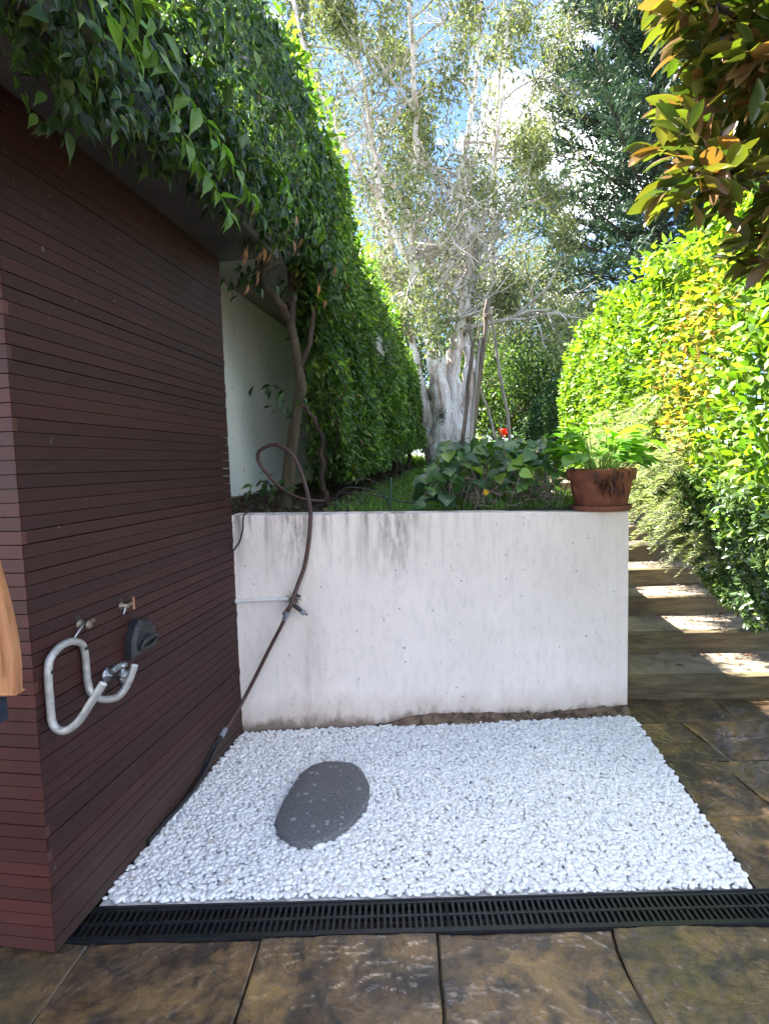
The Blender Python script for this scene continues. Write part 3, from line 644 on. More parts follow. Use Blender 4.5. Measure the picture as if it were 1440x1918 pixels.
tag(mb.build('irrigation_tube', M_blackhose), 'thin black cable looping over the wall top beside the timber cladding', 'cable')

# ------------------------------------------------------------------ chair at the left edge
ch = empty('deck_chair', (-1.0, 1.4, 0), 'garden chair with curved pale orange timber back post and navy cloth at left edge', 'chair')
cl = [(-.985, 1.40, 1.32), (-.962, 1.40, 1.20), (-.951, 1.40, 1.12), (-.946, 1.40, 1.04), (-.950, 1.40, .955)]
cs = smooth_path(cl, 4); vs_ = []; fs_ = []
for i, p in enumerate(cs):
    w = .030; vs_ += [(p[0] - w, p[1] - .016, p[2]), (p[0] + w * .85, p[1] - .016, p[2]), (p[0] + w * .85, p[1] + .016, p[2]), (p[0] - w, p[1] + .016, p[2])]
for i in range(len(cs) - 1):
    for k in range(4): fs_.append((i * 4 + k, i * 4 + (k + 1) % 4, (i + 1) * 4 + (k + 1) % 4, (i + 1) * 4 + k))
fs_ += [(0, 1, 2, 3), tuple(len(cs) * 4 - 1 - k for k in range(4))]
mb = MB(); mb.add(vs_, [tuple(reversed(f)) for f in fs_]); o = mb.build('back_post', M_teak, ch); b_ = o.modifiers.new('bevel', 'BEVEL'); b_.width = .005; b_.segments = 2
mb = MB(); vs_ = []; fs_ = []
for p in cs[:-2]: vs_ += [(p[0] - .012, p[1] - .0185, p[2]), (p[0] - .003, p[1] - .0185, p[2]), (p[0] - .003, p[1] - .0145, p[2]), (p[0] - .012, p[1] - .0145, p[2])]
for i in range(len(cs) - 3):
    for k in range(4): fs_.append((i * 4 + k, (i + 1) * 4 + k, (i + 1) * 4 + (k + 1) % 4, i * 4 + (k + 1) % 4))
mb.add(vs_, fs_); mb.build('raised_strip', M_teak, ch)
mb = MB(); mb.box((-1.40, 1.36, .885), (.435, 0, .0), (0, .05, 0), (0, 0, .055)); mb.build('navy_cloth', M_navy, ch)
mb = MB(); mb.box((-1.42, 1.12, .44), (.2, .0, 0), (0, .29, 0), (0, 0, .03)); mb.build('seat', M_navy, ch)
for x in (-1.42, -1.22):
    for y in (1.12, 1.385): 
        mb = MB(); mb.box((x, y, .002), (.03, 0, 0), (0, .03, 0), (0, 0, .883 if y > 1.2 else .438)); mb.build('leg', M_teak, ch)

exec_after = []
# ------------------------------------------------------------------ left climbing vine and hedge
VD = [(.020, .046, .016), (.038, .080, .024), (.066, .122, .032), (.13, .21, .05)]
def hedge_points(n, s0, s1, zlo, zhi, oc, depth, bulge=.10, pw=1.6):
    s = rng.uniform(s0, s1, n); t = rng.random(n); zl = zlo(s); zh = zhi(s); z = zl + (zh - zl) * t
    bn = np.array([mnoise.noise(Vector((a * 1.3, b * 1.5, 3.3))) + .5 * mnoise.noise(Vector((a * 3.2, b * 3.4, 9.1))) for a, b in zip(s, z)])
    top = np.clip((zh - z) / .6, 0, 1); face = oc(s, z) + bulge * bn - .30 * (1 - top) ** 2
    d = (depth(s) if callable(depth) else depth) * rng.random(n) ** pw
    return s, z, face - d, d, bn
vt = empty('climbing_vine', (-.64, 3.75, 1.25), 'woody climbing vine with drip-tipped dark leaves smothering the eave above the cladding', 'vine')
trunk = [(-.655, 3.76, 1.20), (-.643, 3.75, 1.27), (-.605, 3.75, 1.50), (-.575, 3.75, 1.70), (-.535, 3.75, 1.90), (-.512, 3.75, 2.0), (-.521, 3.75, 2.12), (-.545, 3.74, 2.30), (-.562, 3.73, 2.42)]
sp_ = smooth_path(trunk, 5); rr = np.interp(np.linspace(0, 1, len(sp_)), [0, .06, .4, .6, .7, 1], [.070, .050, .036, .036, .031, .028])
mb = MB(); mb.tube(sp_, rr * (1 + .05 * rng.standard_normal(len(rr))), 12); mb.build('trunk', M_bark_moss, vt)
def branch(pts, r0, r1, mat=M_bark_dark, name='branch', par=None, k=5, n=8):
    sp = smooth_path(pts, k); sp = [p + rng.normal(0, r1 * .35, 3) for p in sp]; sp[0] = np.array(pts[0]); mb = MB(); mb.tube(sp, np.linspace(r0, r1, len(sp)), n); return mb.build(name, mat, par if par is not None else vt)
branch([(-.555, 3.735, 2.40), (-.61, 3.66, 2.50), (-.68, 3.52, 2.59), (-.66, 3.38, 2.62), (-.58, 3.25, 2.66), (-.555, 3.12, 2.68), (-.60, 2.8, 2.66), (-.66, 2.35, 2.66), (-.74, 1.9, 2.70)], .028, .014)
branch([(-.556, 3.735, 2.38), (-.545, 3.74, 2.60), (-.535, 3.72, 2.85), (-.50, 3.66, 3.05), (-.45, 3.6, 3.3)], .028, .014)
branch([(-.545, 3.74, 2.55), (-.49, 3.75, 2.68), (-.44, 3.72, 2.86), (-.38, 3.7, 3.1)], .022, .010)
branch([(-.58, 3.25, 2.66), (-.53, 3.2, 2.85), (-.50, 3.12, 3.1), (-.47, 3.05, 3.3)], .018, .008)
branch([(-.52, 3.75, 2.12), (-.46, 3.76, 2.25), (-.41, 3.78, 2.5), (-.36, 3.8, 2.8)], .020, .010)
branch([(-.53, 3.76, 1.92), (-.44, 3.80, 1.80), (-.40, 3.86, 1.65), (-.42, 3.92, 1.45), (-.40, 3.95, 1.27)], .012, .018)
for a in range(26):                                             # fine twig tangle near the eave and in the hedge shade
    s_, z_ = random.uniform(-.55, 1.6), random.uniform(2.45, 3.0)
    if a > 10: s_, z_ = random.uniform(.9, 2.6), random.uniform(1.3, 2.2)
    o_ = random.uniform(.12, .36); P = H(s_, o_, z_); pts = [P]
    for j in range(3): P = P + rng.normal(0, .10, 3); pts.append(P)
    branch(pts, .006, .002, M_bark_dark, 'twig', vt, 4, 5)
# eave foliage
n = 20000; s, z, o, d, bn = hedge_points(n, -2.55, 1.0, lambda s: np.interp(s, [-2.5, -1.5, -1.0, -.6, 0, .5, 1.0], [2.40, 2.46, 2.52, 2.60, 2.68, 2.70, 2.58]) + .05 * np.sin(s * 5) + .05 * np.sin(s * 13), lambda s: 4.0 + .08 * np.sin(s * 3), lambda s, z: .47 - .02 * (z - 2.6) + 0 * s, .26, .09, 1.0)
z = np.where((rng.random(n) < .35) & (s < -.7), z - (z - 2.45) * .7 * rng.random(n), z)
P = H0 + HU * s[:, None] + HN * o[:, None] + np.c_[np.zeros((n, 2)), z]
D = np.array([0, 0, -.75]) + HN * .35 + rng.normal(0, .42, (n, 3)); U = HN * .9 + np.array([0, 0, .6]) + rng.normal(0, .35, (n, 3))
cols = pal(n, VD, [.30, .38, .22, .10]); Ln = (.048 * np.exp(rng.normal(0, .25, n))).clip(.024, .075)
leaf_mesh('foliage', P, D, U, Ln, Ln * rng.uniform(.42, .62, n), T_DRIP, cols, M_vine, vt)
# pale young sprigs hanging out from the eave
SPR = [[(-1.75, .42, 2.62), (-1.62, .50, 2.60), (-1.45, .55, 2.52), (-1.3, .60, 2.44)], [(-1.9, .48, 2.66), (-1.75, .55, 2.60), (-1.62, .60, 2.52)], [(-1.1, .45, 2.62), (-1.0, .50, 2.54), (-.88, .54, 2.46)],
       [(-1.35, .44, 2.58), (-1.25, .47, 2.48), (-1.16, .50, 2.40), (-1.08, .52, 2.34)], [(-1.7, .48, 2.85), (-1.6, .55, 2.84), (-1.5, .6, 2.78)], [(-.4, .48, 3.1), (-.3, .55, 3.02), (-.2, .58, 2.92)], [(-.6, .46, 2.8), (-.5, .52, 2.74), (-.42, .55, 2.64)],
       [(.1, .42, 2.95), (.2, .48, 2.88), (.28, .5, 2.8)], [(-2.0, .5, 2.5), (-1.85, .55, 2.47), (-1.7, .6, 2.40)], [(-.1, .5, 3.3), (.05, .56, 3.26), (.15, .58, 3.2)]]
PP, DD, UU, LL = [], [], [], []; mbs = MB()
for sp in SPR:
    c = smooth_path([H(*p) for p in sp], 5); mbs.tube(c, np.linspace(.003, .0012, len(c)), 5)
    for i in range(2, len(c)):
        for sd_ in (-1, 1):
            if random.random() < .85:
                t = nrm(c[i] - c[i - 1]); PP.append(c[i]); DD.append(t * .5 + HU * .5 * sd_ + np.array([0, 0, -.25]) + rng.normal(0, .25, 3)); UU.append(HN + np.array([0, 0, .8]) + rng.normal(0, .3, 3)); LL.append(random.uniform(.05, .085))
LL = np.array(LL); n = len(PP)
leaf_mesh('young_leaves', PP, DD, UU, LL, LL * .5, T_DRIP, pal(n, [(.13, .25, .04), (.10, .20, .035)], [1, 1], .15), M_vine, vt); tag(mbs.build('sprig_stems', M_soft, vt), kind='stuff')
# twig leaves on the trunk and dead brown leaves
PP, DD = [], []
for (c, k, r) in (((-.66, 3.62, 1.96), 14, .10), ((-.70, 3.55, 1.40), 26, .09), ((-.74, 3.5, 2.62), 40, .10), ((-.60, 3.68, 1.88), 12, .07), ((-.62, 3.7, 2.62), 20, .08)):
    for a in range(k): PP.append(np.array(c) + rng.normal(0, r * .6, 3) * np.array([1.3, .8, .6])); DD.append(rng.normal(0, .6, 3) + np.array([-.3, -.2, -.5]))
n = len(PP); Ln = rng.uniform(.05, .08, n); leaf_mesh('trunk_leaves', PP, DD, np.tile([.3, -.5, .8], (n, 1)) + rng.normal(0, .3, (n, 3)), Ln, Ln * .42, T_DRIP, pal(n, VD, [.3, .4, .3, 0]), M_vine, vt)
PP = [H(random.gauss(-.12, .05), .25 + random.gauss(0, .03), 2.54 + random.gauss(0, .05)) for a in range(14)] + [H(random.uniform(-.7, 1.2), .42 + random.gauss(0, .05), random.uniform(2.4, 3.1)) for a in range(26)]
n = len(PP); Ln = rng.uniform(.05, .075, n); leaf_mesh('withered_leaves', PP, np.tile([0, 0, -1], (n, 1)) + rng.normal(0, .3, (n, 3)), np.tile(HN, (n, 1)) + rng.normal(0, .3, (n, 3)), Ln, Ln * .4, T_DRIP, pal(n, [(.28, .13, .06), (.2, .08, .04)], [1, 1]), M_dead, vt)

hg = empty('clipped_hedge', H(4, .1, 1.3), 'tall clipped green hedge running back along the pale house wall', 'hedge')
HZT = lambda s: np.interp(s, [-2.5, 0, 1.2, 2.4, 4, 8, 10], [4.0, 4.05, 4.05, 3.78, 3.58, 3.27, 3.2]) + .05 * np.sin(s * 1.7) + .05 * np.sin(s * 4.1)
def HZB(s): return np.interp(s, [.55, .8, 1.0, 1.2, 1.5, 3, 5, 7, 10], [2.7, 2.35, 1.8, 1.55, 1.38, 1.46, 1.62, 1.78, 1.84])
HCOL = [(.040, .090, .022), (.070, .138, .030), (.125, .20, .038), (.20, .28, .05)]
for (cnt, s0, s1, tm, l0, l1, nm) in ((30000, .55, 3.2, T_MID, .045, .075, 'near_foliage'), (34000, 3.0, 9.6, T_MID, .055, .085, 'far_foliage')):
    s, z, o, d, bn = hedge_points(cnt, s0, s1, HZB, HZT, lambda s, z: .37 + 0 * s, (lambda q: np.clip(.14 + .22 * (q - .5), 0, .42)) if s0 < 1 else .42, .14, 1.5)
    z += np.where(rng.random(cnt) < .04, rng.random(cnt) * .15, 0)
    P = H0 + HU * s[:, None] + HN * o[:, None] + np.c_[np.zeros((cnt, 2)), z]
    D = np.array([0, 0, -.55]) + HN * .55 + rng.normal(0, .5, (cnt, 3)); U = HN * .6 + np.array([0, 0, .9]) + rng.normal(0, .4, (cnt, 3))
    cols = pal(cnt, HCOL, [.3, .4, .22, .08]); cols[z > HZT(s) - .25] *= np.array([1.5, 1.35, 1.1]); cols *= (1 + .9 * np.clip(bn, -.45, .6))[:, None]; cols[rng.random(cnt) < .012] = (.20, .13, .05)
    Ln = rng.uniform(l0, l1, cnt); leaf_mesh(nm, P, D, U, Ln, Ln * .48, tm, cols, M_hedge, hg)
# top and rear skin of the hedge
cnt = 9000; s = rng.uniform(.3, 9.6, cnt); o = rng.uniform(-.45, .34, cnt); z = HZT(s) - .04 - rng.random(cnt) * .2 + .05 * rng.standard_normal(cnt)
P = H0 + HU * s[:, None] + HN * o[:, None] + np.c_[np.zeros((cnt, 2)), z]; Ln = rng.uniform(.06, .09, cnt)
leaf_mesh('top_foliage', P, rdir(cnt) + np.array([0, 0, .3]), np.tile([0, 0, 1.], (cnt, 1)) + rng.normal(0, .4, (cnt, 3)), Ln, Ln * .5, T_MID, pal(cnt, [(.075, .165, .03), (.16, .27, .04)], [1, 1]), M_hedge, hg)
for i, (s_, o_) in enumerate([(4.4, .12), (4.75, .02), (5.1, .2), (5.5, .10), (6.0, .16), (6.6, .08), (3.1, .05), (2.2, .12), (7.4, .15)]):
    b = H(s_, o_, 0); gz = ground_z(b[0], b[1]); branch([H(s_, o_, gz - .03), H(s_ + .05, o_ + .03, gz + .25), H(s_ + random.uniform(-.1, .1), o_, gz + .6), H(s_ + random.uniform(-.2, .2), o_ - .05, gz + 1.2)], .045, .025, M_bark_dark, 'stem', hg)

# ------------------------------------------------------------------ right hedge
rh = empty('broadleaf_hedge', RH(2.2, .75, .5), 'tall bright green hedge with an orange-yellow band, beside the steps', 'hedge')
RZT = lambda s: np.interp(s, [-1.2, 0, 1, 2, 3.5, 5, 7], [2.70, 2.80, 2.95, 3.02, 3.03, 2.98, 2.9]) + .06 * np.sin(s * 5) + .05 * np.sin(s * 11)
RZB = lambda s: np.interp(s, [-1.2, 0, 1, 2, 3, 5], [1.0, 1.05, 1.1, 1.1, 1.1, 1.3])
cnt = 26000; s, z, o, d, bn = hedge_points(cnt, -1.3, 4.9, RZB, RZT, lambda s, z: -(.50 + .06 * (2.0 - z)) + 0 * s, .40, .09, 1.7)
P = R0 + RU * s[:, None] + RN * o[:, None] + np.c_[np.zeros((cnt, 2)), z]
D = RN * .6 + np.array([0, 0, .25]) + rng.normal(0, .55, (cnt, 3)); U = RN * .7 + np.array([0, 0, .8]) + rng.normal(0, .4, (cnt, 3))
band = np.exp(-((s - (.75 + (2.9 - z) * .10 + .25 * bn)) / .42) ** 2); k = rng.random(cnt) < .9 * band
cols = pal(cnt, [(.085, .175, .016), (.125, .235, .020), (.19, .30, .03)], [.3, .45, .25], .2)
cols[k] = pal(k.sum(), [(.34, .30, .04), (.42, .24, .05), (.20, .28, .04), (.30, .27, .12)], [.4, .2, .3, .1], .2)
Ln = np.where(k, rng.uniform(.04, .06, cnt), rng.uniform(.055, .085, cnt)); leaf_mesh('foliage', P, D, U, Ln, Ln * .56, T_MID, cols, M_ficus, rh)
cnt = 9000; s = rng.uniform(-1.3, 4.9, cnt); o = rng.uniform(.5, 1.5, cnt); z = RZT(s) - .22 * rng.random(cnt) ** 2 + .03 * rng.standard_normal(cnt)
P = R0 + RU * s[:, None] - RN * o[:, None] + np.c_[np.zeros((cnt, 2)), z]; Ln = rng.uniform(.06, .09, cnt)
leaf_mesh('top_foliage', P, rdir(cnt) + np.array([0, 0, .5]), np.tile([-.4, 0, 1.], (cnt, 1)) + rng.normal(0, .4, (cnt, 3)), Ln, Ln * .55, T_MID, pal(cnt, [(.12, .225, .02), (.18, .30, .03)], [1, 1]), M_ficus, rh)
for i in range(8):
    s_ = -.9 + i * .8; branch([RH(s_, 1.3, -.02), RH(s_ + .05, 1.2, 1), RH(s_, 1.1, 2.2)], .03, .015, M_bark_dark, 'stem', rh)
# hedge farther along: a darker species, with its shade put into leaf colours
dh = empty('dark_hedge', RH(6.8, .9, 1.2), 'clipped hedge with shade-toned dark green leaves beyond the bright hedge on the right', 'hedge')
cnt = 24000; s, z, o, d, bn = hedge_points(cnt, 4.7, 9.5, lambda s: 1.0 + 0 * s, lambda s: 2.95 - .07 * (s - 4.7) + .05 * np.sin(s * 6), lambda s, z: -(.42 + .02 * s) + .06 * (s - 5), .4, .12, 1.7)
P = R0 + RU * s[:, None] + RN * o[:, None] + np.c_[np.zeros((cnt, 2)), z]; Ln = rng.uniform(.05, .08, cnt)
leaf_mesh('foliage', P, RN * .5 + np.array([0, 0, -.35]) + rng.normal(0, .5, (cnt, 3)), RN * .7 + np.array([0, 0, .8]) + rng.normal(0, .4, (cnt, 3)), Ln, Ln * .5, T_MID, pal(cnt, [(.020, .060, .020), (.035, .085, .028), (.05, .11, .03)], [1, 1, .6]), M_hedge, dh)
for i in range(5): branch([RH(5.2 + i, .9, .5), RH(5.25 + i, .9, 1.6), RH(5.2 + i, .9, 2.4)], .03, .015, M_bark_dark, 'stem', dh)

# grevillea: fine feathery grey-green shrub
gv = empty('feathery_shrub', (2.25, 4.7, .5), 'feathery fine-leaved grey-green shrub spilling over the steps behind the pot', 'shrub')
PP, DD, UU, LL, CC = [], [], [], [], []; mb = MB()
for a in range(420):
    s_ = random.uniform(.55, 2.9); z_ = random.uniform(.52 + .30 * s_, 1.95) if s_ > 1.2 else random.uniform(.8, 1.6); o_ = .60 + .38 * max(0, 1.4 - z_) + random.uniform(-.02, .25) - .20 * math.sin((z_ - .5) / 1.5 * math.pi)
    root = RH(s_, o_, z_); dirn = nrm(RN * random.uniform(.5, 1) * 1.0 + RU * random.uniform(-.7, .4) + np.array([0, 0, random.uniform(-.3, .7)]))
    ln = random.uniform(.16, .30); pts = [root + dirn * ln * t + np.array([0, 0, -.14 * t * t]) for t in np.linspace(0, 1, 6)]
    mb.tube(pts, np.linspace(.003, .001, 6), 4, False)
    for t in np.linspace(.05, 1, 22):
        for sd_ in (-1, 1):
            p = root + dirn * ln * t + np.array([0, 0, -.14 * t * t]); sdv = nrm(np.cross(dirn, [0, 0, 1])) * sd_
            PP.append(p); DD.append(dirn * .7 + sdv * .8 + rng.normal(0, .2, 3)); UU.append(np.array([0, 0, 1.]) + rng.normal(0, .3, 3)); LL.append(random.uniform(.05, .085) * (1 - .35 * t))
n = len(PP); leaf_mesh('foliage', PP, DD, UU, LL, .0095, T_FAR, pal(n, [(.22, .26, .18), (.30, .33, .25), (.16, .21, .11)], [1, 1, 1], .15), M_soft, gv); mb.build('stems', M_stake, gv)
# small-leaved shrub at the foot of the hedge
ls = empty('small_leaf_shrub', (2.3, 3.6, .2), 'low dark shrub of small glossy leaves leaning over the bottom steps', 'shrub')
PP, DD, UU, LL = [], [], [], []; mb = MB()
for a in range(2900):
    s_ = random.uniform(-1.0, 2.4); t = random.random(); z_ = .16 + .27 * max(0, s_) + t * (1.15 - .12 * s_); o_ = .90 + .04 * s_ - .50 * t ** .8 * random.uniform(.8, 1.0) - .10 * mnoise.noise(Vector((s_ * 3, z_ * 3, 1))) + .28 * (1 - t) * 0 + (.20 if z_ < .5 else 0)
    if random.random() < .3: o_ += random.uniform(0, .25)
    c = RH(s_, o_, z_); ax = nrm(RN * .7 + np.array([0, 0, .6]) + rng.normal(0, .4, 3))
    for b_ in range(8):
        dv = nrm(ax * .35 + rng.normal(0, .6, 3)); PP.append(c + dv * .006); DD.append(dv); UU.append(ax); LL.append(random.uniform(.032, .055))
n = len(PP); LL = np.array(LL); leaf_mesh('foliage', PP, DD, UU, LL, LL * .48, T_MID, pal(n, [(.045, .085, .03), (.07, .12, .04), (.16, .26, .05)], [.5, .4, .10], .2), leaf_mat('shrub_leaf', .25, .26, spec=.8), ls)
for a in range(14):
    s_ = random.uniform(-.9, 1.4); branch([RH(s_, 1.15, .05 + .27 * max(0, s_)), RH(s_, 1.0, .55), RH(s_ + random.uniform(-.2, .2), .8, 1.0)], .012, .004, M_bark_dark, 'stem', ls)

# ------------------------------------------------------------------ magnolia overhead on the right
mg = empty('magnolia_tree', (2.05, 1.75, 0), 'magnolia branches with big leathery leaves and rusty undersides at top right', 'tree')
branch([(2.05, 1.75, -.02), (2.03, 1.76, 1.2), (2.0, 1.78, 2.2), (1.95, 1.8, 3.4)], .06, .03, M_bark_dark, 'trunk', mg)
PP, DD, UU, LL = [], [], [], []; ends = []
BR = [((2.0, 1.78, 2.1), (1.6, 1.85, 2.30), (1.25, 1.85, 2.38), (.98, 1.82, 2.33), (.84, 1.80, 2.34)), ((2.0, 1.78, 2.3), (1.6, 1.75, 2.55), (1.25, 1.8, 2.70), (.95, 1.8, 2.78), (.83, 1.8, 2.84)), ((2.0, 1.78, 2.2), (1.6, 1.9, 2.35), (1.35, 1.95, 2.50), (1.02, 1.95, 2.55), (.96, 1.9, 2.62)),
      ((2.0, 1.78, 2.0), (1.6, 1.8, 2.10), (1.3, 1.8, 2.15), (1.10, 1.78, 2.12)), ((2.0, 1.78, 2.1), (1.6, 1.6, 2.25), (1.3, 1.6, 2.30), (1.08, 1.6, 2.26)), ((2.0, 1.78, 2.5), (1.5, 1.7, 2.9), (1.1, 1.75, 3.0), (.9, 1.8, 2.98)), ((2.0, 1.78, 2.0), (1.6, 1.95, 2.2), (1.4, 2.0, 2.27), (1.22, 1.95, 2.24)), ((2.0, 1.78, 2.2), (1.5, 1.6, 2.45), (1.15, 1.65, 2.58), (1.0, 1.7, 2.6)), ((2.0, 1.78, 2.4), (1.6, 2.1, 2.6), (1.3, 2.15, 2.85), (1.05, 2.1, 2.95))]
BR = [tuple((p[0] + (.12 if j_ else 0), p[1], p[2]) for j_, p in enumerate(b)) for b in BR]
for b in BR:
    branch(b, .016, .005, M_bark_dark, 'branch', mg); sp = smooth_path(b, 6)
    for i in range(5, len(sp)):
        t = i / len(sp); tng = nrm(sp[min(i + 1, len(sp) - 1)] - sp[i - 1])
        for q_ in range(4):
            base = sp[i] + rng.normal(0, .015, 3); tw = nrm(tng * .5 + rng.normal(0, .6, 3)); tip = base + tw * random.uniform(.03, .14)
            for k_ in range(4 if i < len(sp) - 1 else 7):
                PP.append(tip + rng.normal(0, .012, 3)); DD.append(tw * .8 + rng.normal(0, .55, 3) + np.array([-.15, 0, .15])); UU.append(np.array([0, 0, 1.]) - tw * .3 + rng.normal(0, .35, 3)); LL.append(random.uniform(.07, .125))
PP = np.array(PP); n = len(PP); LL = np.array(LL)
leaf_mesh('foliage', PP, DD, UU, LL, LL * rng.uniform(.36, .46, n), T_OVAL, pal(n, [(.06, .105, .02), (.11, .145, .025), (.16, .17, .035), (.22, .13, .05)], [.3, .35, .25, .10], .2), M_mag, mg)

# ------------------------------------------------------------------ paperbark and background trees
def crown_leaves(C, n, r, l0, l1, w, hang=.5):
    C = np.array(C); cell = np.floor(C[:, [0, 2]] / .45).astype(int); _, inv, cn_ = np.unique(cell, axis=0, return_inverse=True, return_counts=True); w_ = np.exp(2.4 * vnoise(C, .8, 4.0) + 3.2 * vnoise(C, 1.9, 1.0)) / cn_[inv.ravel()] ** .8; idx = rng.choice(len(C), n, p=w_ / w_.sum()); P = C[idx] + rng.normal(0, 1, (n, 3)) * np.array(r)
    D = rng.normal(0, .6, (n, 3)) + np.array([0, 0, -hang]); return P, D, rdir(n), rng.uniform(l0, l1, n)
def grow(mb, tips, p, d, r, ln, depth, spread=.5, up=.25):
    pts = [np.array(p)]; d = nrm(np.array(d)); 
    for i in range(4):
        d = nrm(d + rng.normal(0, .18, 3) + np.array([0, 0, up * .15])); pts.append(pts[-1] + d * ln / 4)
    mb.tube(pts, np.linspace(r, r * .6, 5), 6 if r > .02 else 4, False)
    if depth <= 1: tips += [pts[-1], pts[-2], pts[2]]
    if depth == 0: return
    for k in range(3 if depth > 1 else 3):
        j = random.choice([2, 3, 4]); grow(mb, tips, pts[j], d + rng.normal(0, spread, 3), r * .55, ln * random.uniform(.55, .8), depth - 1, spread, up)
mbt = MB(); pb = empty('paperbark_tree', (1.2, 11, 1.42), 'big pale paperbark tree with several leaning trunks and thin olive crown', 'tree')
mb = MB(); tips = []
LEAD = [[(1.02, 11.0, 1.35), (.95, 11.0, 2.0), (.80, 11.0, 2.65), (.62, 11.0, 3.3), (.50, 11.05, 4.2), (.30, 11.1, 5.2), (.12, 11.1, 6.3), (-.05, 11.1, 7.6), (-.25, 11.1, 9.2), (-.4, 11.2, 11)],
        [(1.10, 10.95, 1.35), (1.12, 10.95, 2.0), (1.10, 10.9, 2.7), (1.05, 10.9, 3.5), (.90, 10.9, 4.2), (.72, 10.9, 4.9), (.62, 10.9, 6.0), (.75, 10.9, 7.4), (.70, 10.8, 9.2), (.6, 10.8, 11)],
        [(1.32, 11.0, 1.35), (1.36, 11.0, 2.2), (1.36, 11.05, 2.9), (1.42, 11.1, 3.7), (1.62, 11.1, 4.6), (1.72, 11.1, 5.6), (1.62, 11.2, 6.8), (1.9, 11.2, 8.4), (2.1, 11.3, 10.6)],
        [(1.42, 11.1, 1.35), (1.55, 11.1, 2.2), (1.66, 11.15, 3.0), (1.68, 11.2, 3.9), (1.75, 11.2, 4.9), (2.05, 11.3, 6.2), (2.35, 11.3, 7.8), (2.5, 11.3, 9.6)],
        [(1.12, 11.0, 2.5), (1.0, 10.95, 3.2), (.92, 10.9, 3.75), (.70, 10.85, 4.6), (.35, 10.8, 5.6), (-.5, 10.7, 7.2), (-1.2, 10.6, 8.8), (-1.4, 10.6, 10.5)]]
RAD = [(.22, .035), (.26, .04), (.27, .04), (.22, .035), (.13, .03)]
for ld, (r0, r1) in zip(LEAD, RAD):
    sp = smooth_path(ld, 5); rr = np.linspace(0, 1, len(sp)); rad = r1 + (r0 - r1) * (1 - rr) ** 1.9
    sp = [p + rng.normal(0, .02, 3) for p in sp]
    mb.tube(sp, rad * (1 + .10 * rng.standard_normal(len(rad))), 12)
    for i in range(len(sp)):
        if sp[i][2] > 3.9 and random.random() < .8: grow(mbt, tips, sp[i], rng.normal(0, 1, 3) * np.array([1, .6, .4]) + np.array([0, 0, .7]), rad[i] * .38 + .006, random.uniform(.8, 1.5), 2, .5)
mb.build('trunk', M_paper, pb); mbt.build('limbs', M_twig, pb)
P, D, U, Ln = crown_leaves(tips, 54000, (.13, .13, .18), .08, .13, 0, .5)
leaf_mesh('crown', P, D, U, Ln, Ln * .34, T_FAR, pal(len(P), [(.11, .145, .065), (.16, .195, .09), (.23, .25, .14), (.28, .32, .08)], [.35, .35, .2, .1], .2), M_gum, pb, False)
mb = MB(); PPm = rng.normal(0, 1, (140, 3)) * np.array([.04, .03, .08]) + np.array([1.10, 10.68, 2.35])
eo_ = leaf_mesh('epiphyte_tuft', PPm, rdir(140), rdir(140), .05, .018, T_FAR, pal(140, [(.06, .08, .03)], [1]), M_gum, pb, False); tag(eo_, kind='stuff')

NT = [0]
def bg_tree(name, label, cat, x, y, z0, h, rx, cols, mat, nleaf, trunk_r=.15, ls_=(.10, .18), hang=.4, barkm=None, lean=0, clump=.4, wid=.34):
    t = empty(name, (x, y, z0), label, cat); mb = MB(); tips = []
    top = np.array([x + lean, y, z0 + h]); sp = smooth_path([(x, y, z0 - .1), (x + lean * .3 + random.uniform(-.1, .1), y, z0 + h * .35), (x + lean * .6, y, z0 + h * .65), tuple(top)], 6)
    rad = np.linspace(trunk_r, trunk_r * .2, len(sp)); mb.tube(sp, rad, 8)
    for i in range(len(sp) // 4, len(sp)):
        for q_ in range(2): grow(mb, tips, sp[i], rng.normal(0, 1, 3) * np.array([1, 1, .3]) + np.array([0, 0, .5]), rad[i] * .35 + .008, rx * random.uniform(.45, .8), 2, .5)
    mb.build('trunk', barkm or M_twig, t)
    P, D, U, Ln = crown_leaves(tips, nleaf, (clump, clump, clump), ls_[0], ls_[1], 0, hang)
    leaf_mesh('crown', P, D, U, Ln, Ln * wid, T_FAR, pal(nleaf, cols, [1] * len(cols), .2), mat, t, False); return t
OL = [(.10, .12, .065), (.14, .155, .085), (.19, .20, .11), (.22, .24, .07)]
bg_tree('gum_tree', 'tall slender pale gum tree behind the paperbark, left of the pine', 'tree', 3.2, 19, 1.5, 15, 3.2, OL, M_gum, 13000, .16, (.10, .17), .5, None, 1.0, .5, .24)
bg_tree('gum_tree', 'gum tree with bare pale limbs right behind the garden stakes', 'tree', 4.6, 23, 1.5, 10, 3.0, OL, M_gum, 13000, .15, (.11, .19), .5, None, -.6, .5, .24)
bg_tree('gum_tree', 'far gum tree showing between paperbark trunk and left hedge', 'tree', -.6, 22, 1.5, 13, 2.6, OL, M_gum, 7000, .14, (.10, .18), .5, None, -.8, .5, .24)
DG = [(.035, .075, .025), (.05, .10, .03), (.085, .14, .035)]
bg_tree('dark_tree', 'low dark bushy tree behind the paperbark base', 'tree', .6, 19, 1.45, 3.0, 1.6, [(.02, .045, .018), (.03, .06, .02)], M_hedge, 12000, .10, (.10, .16), .2, M_bark_dark, 0, .4, .5)
bg_tree('leafy_shrub', 'sunny yellow-green shrub behind the stakes, below the pine', 'shrub', 2.6, 13.5, 1.42, 1.8, 1.1, [(.10, .17, .035), (.16, .24, .04), (.08, .13, .03)], M_soft, 9000, .05, (.07, .12), .2, M_bark_dark, 0, .22, .5)
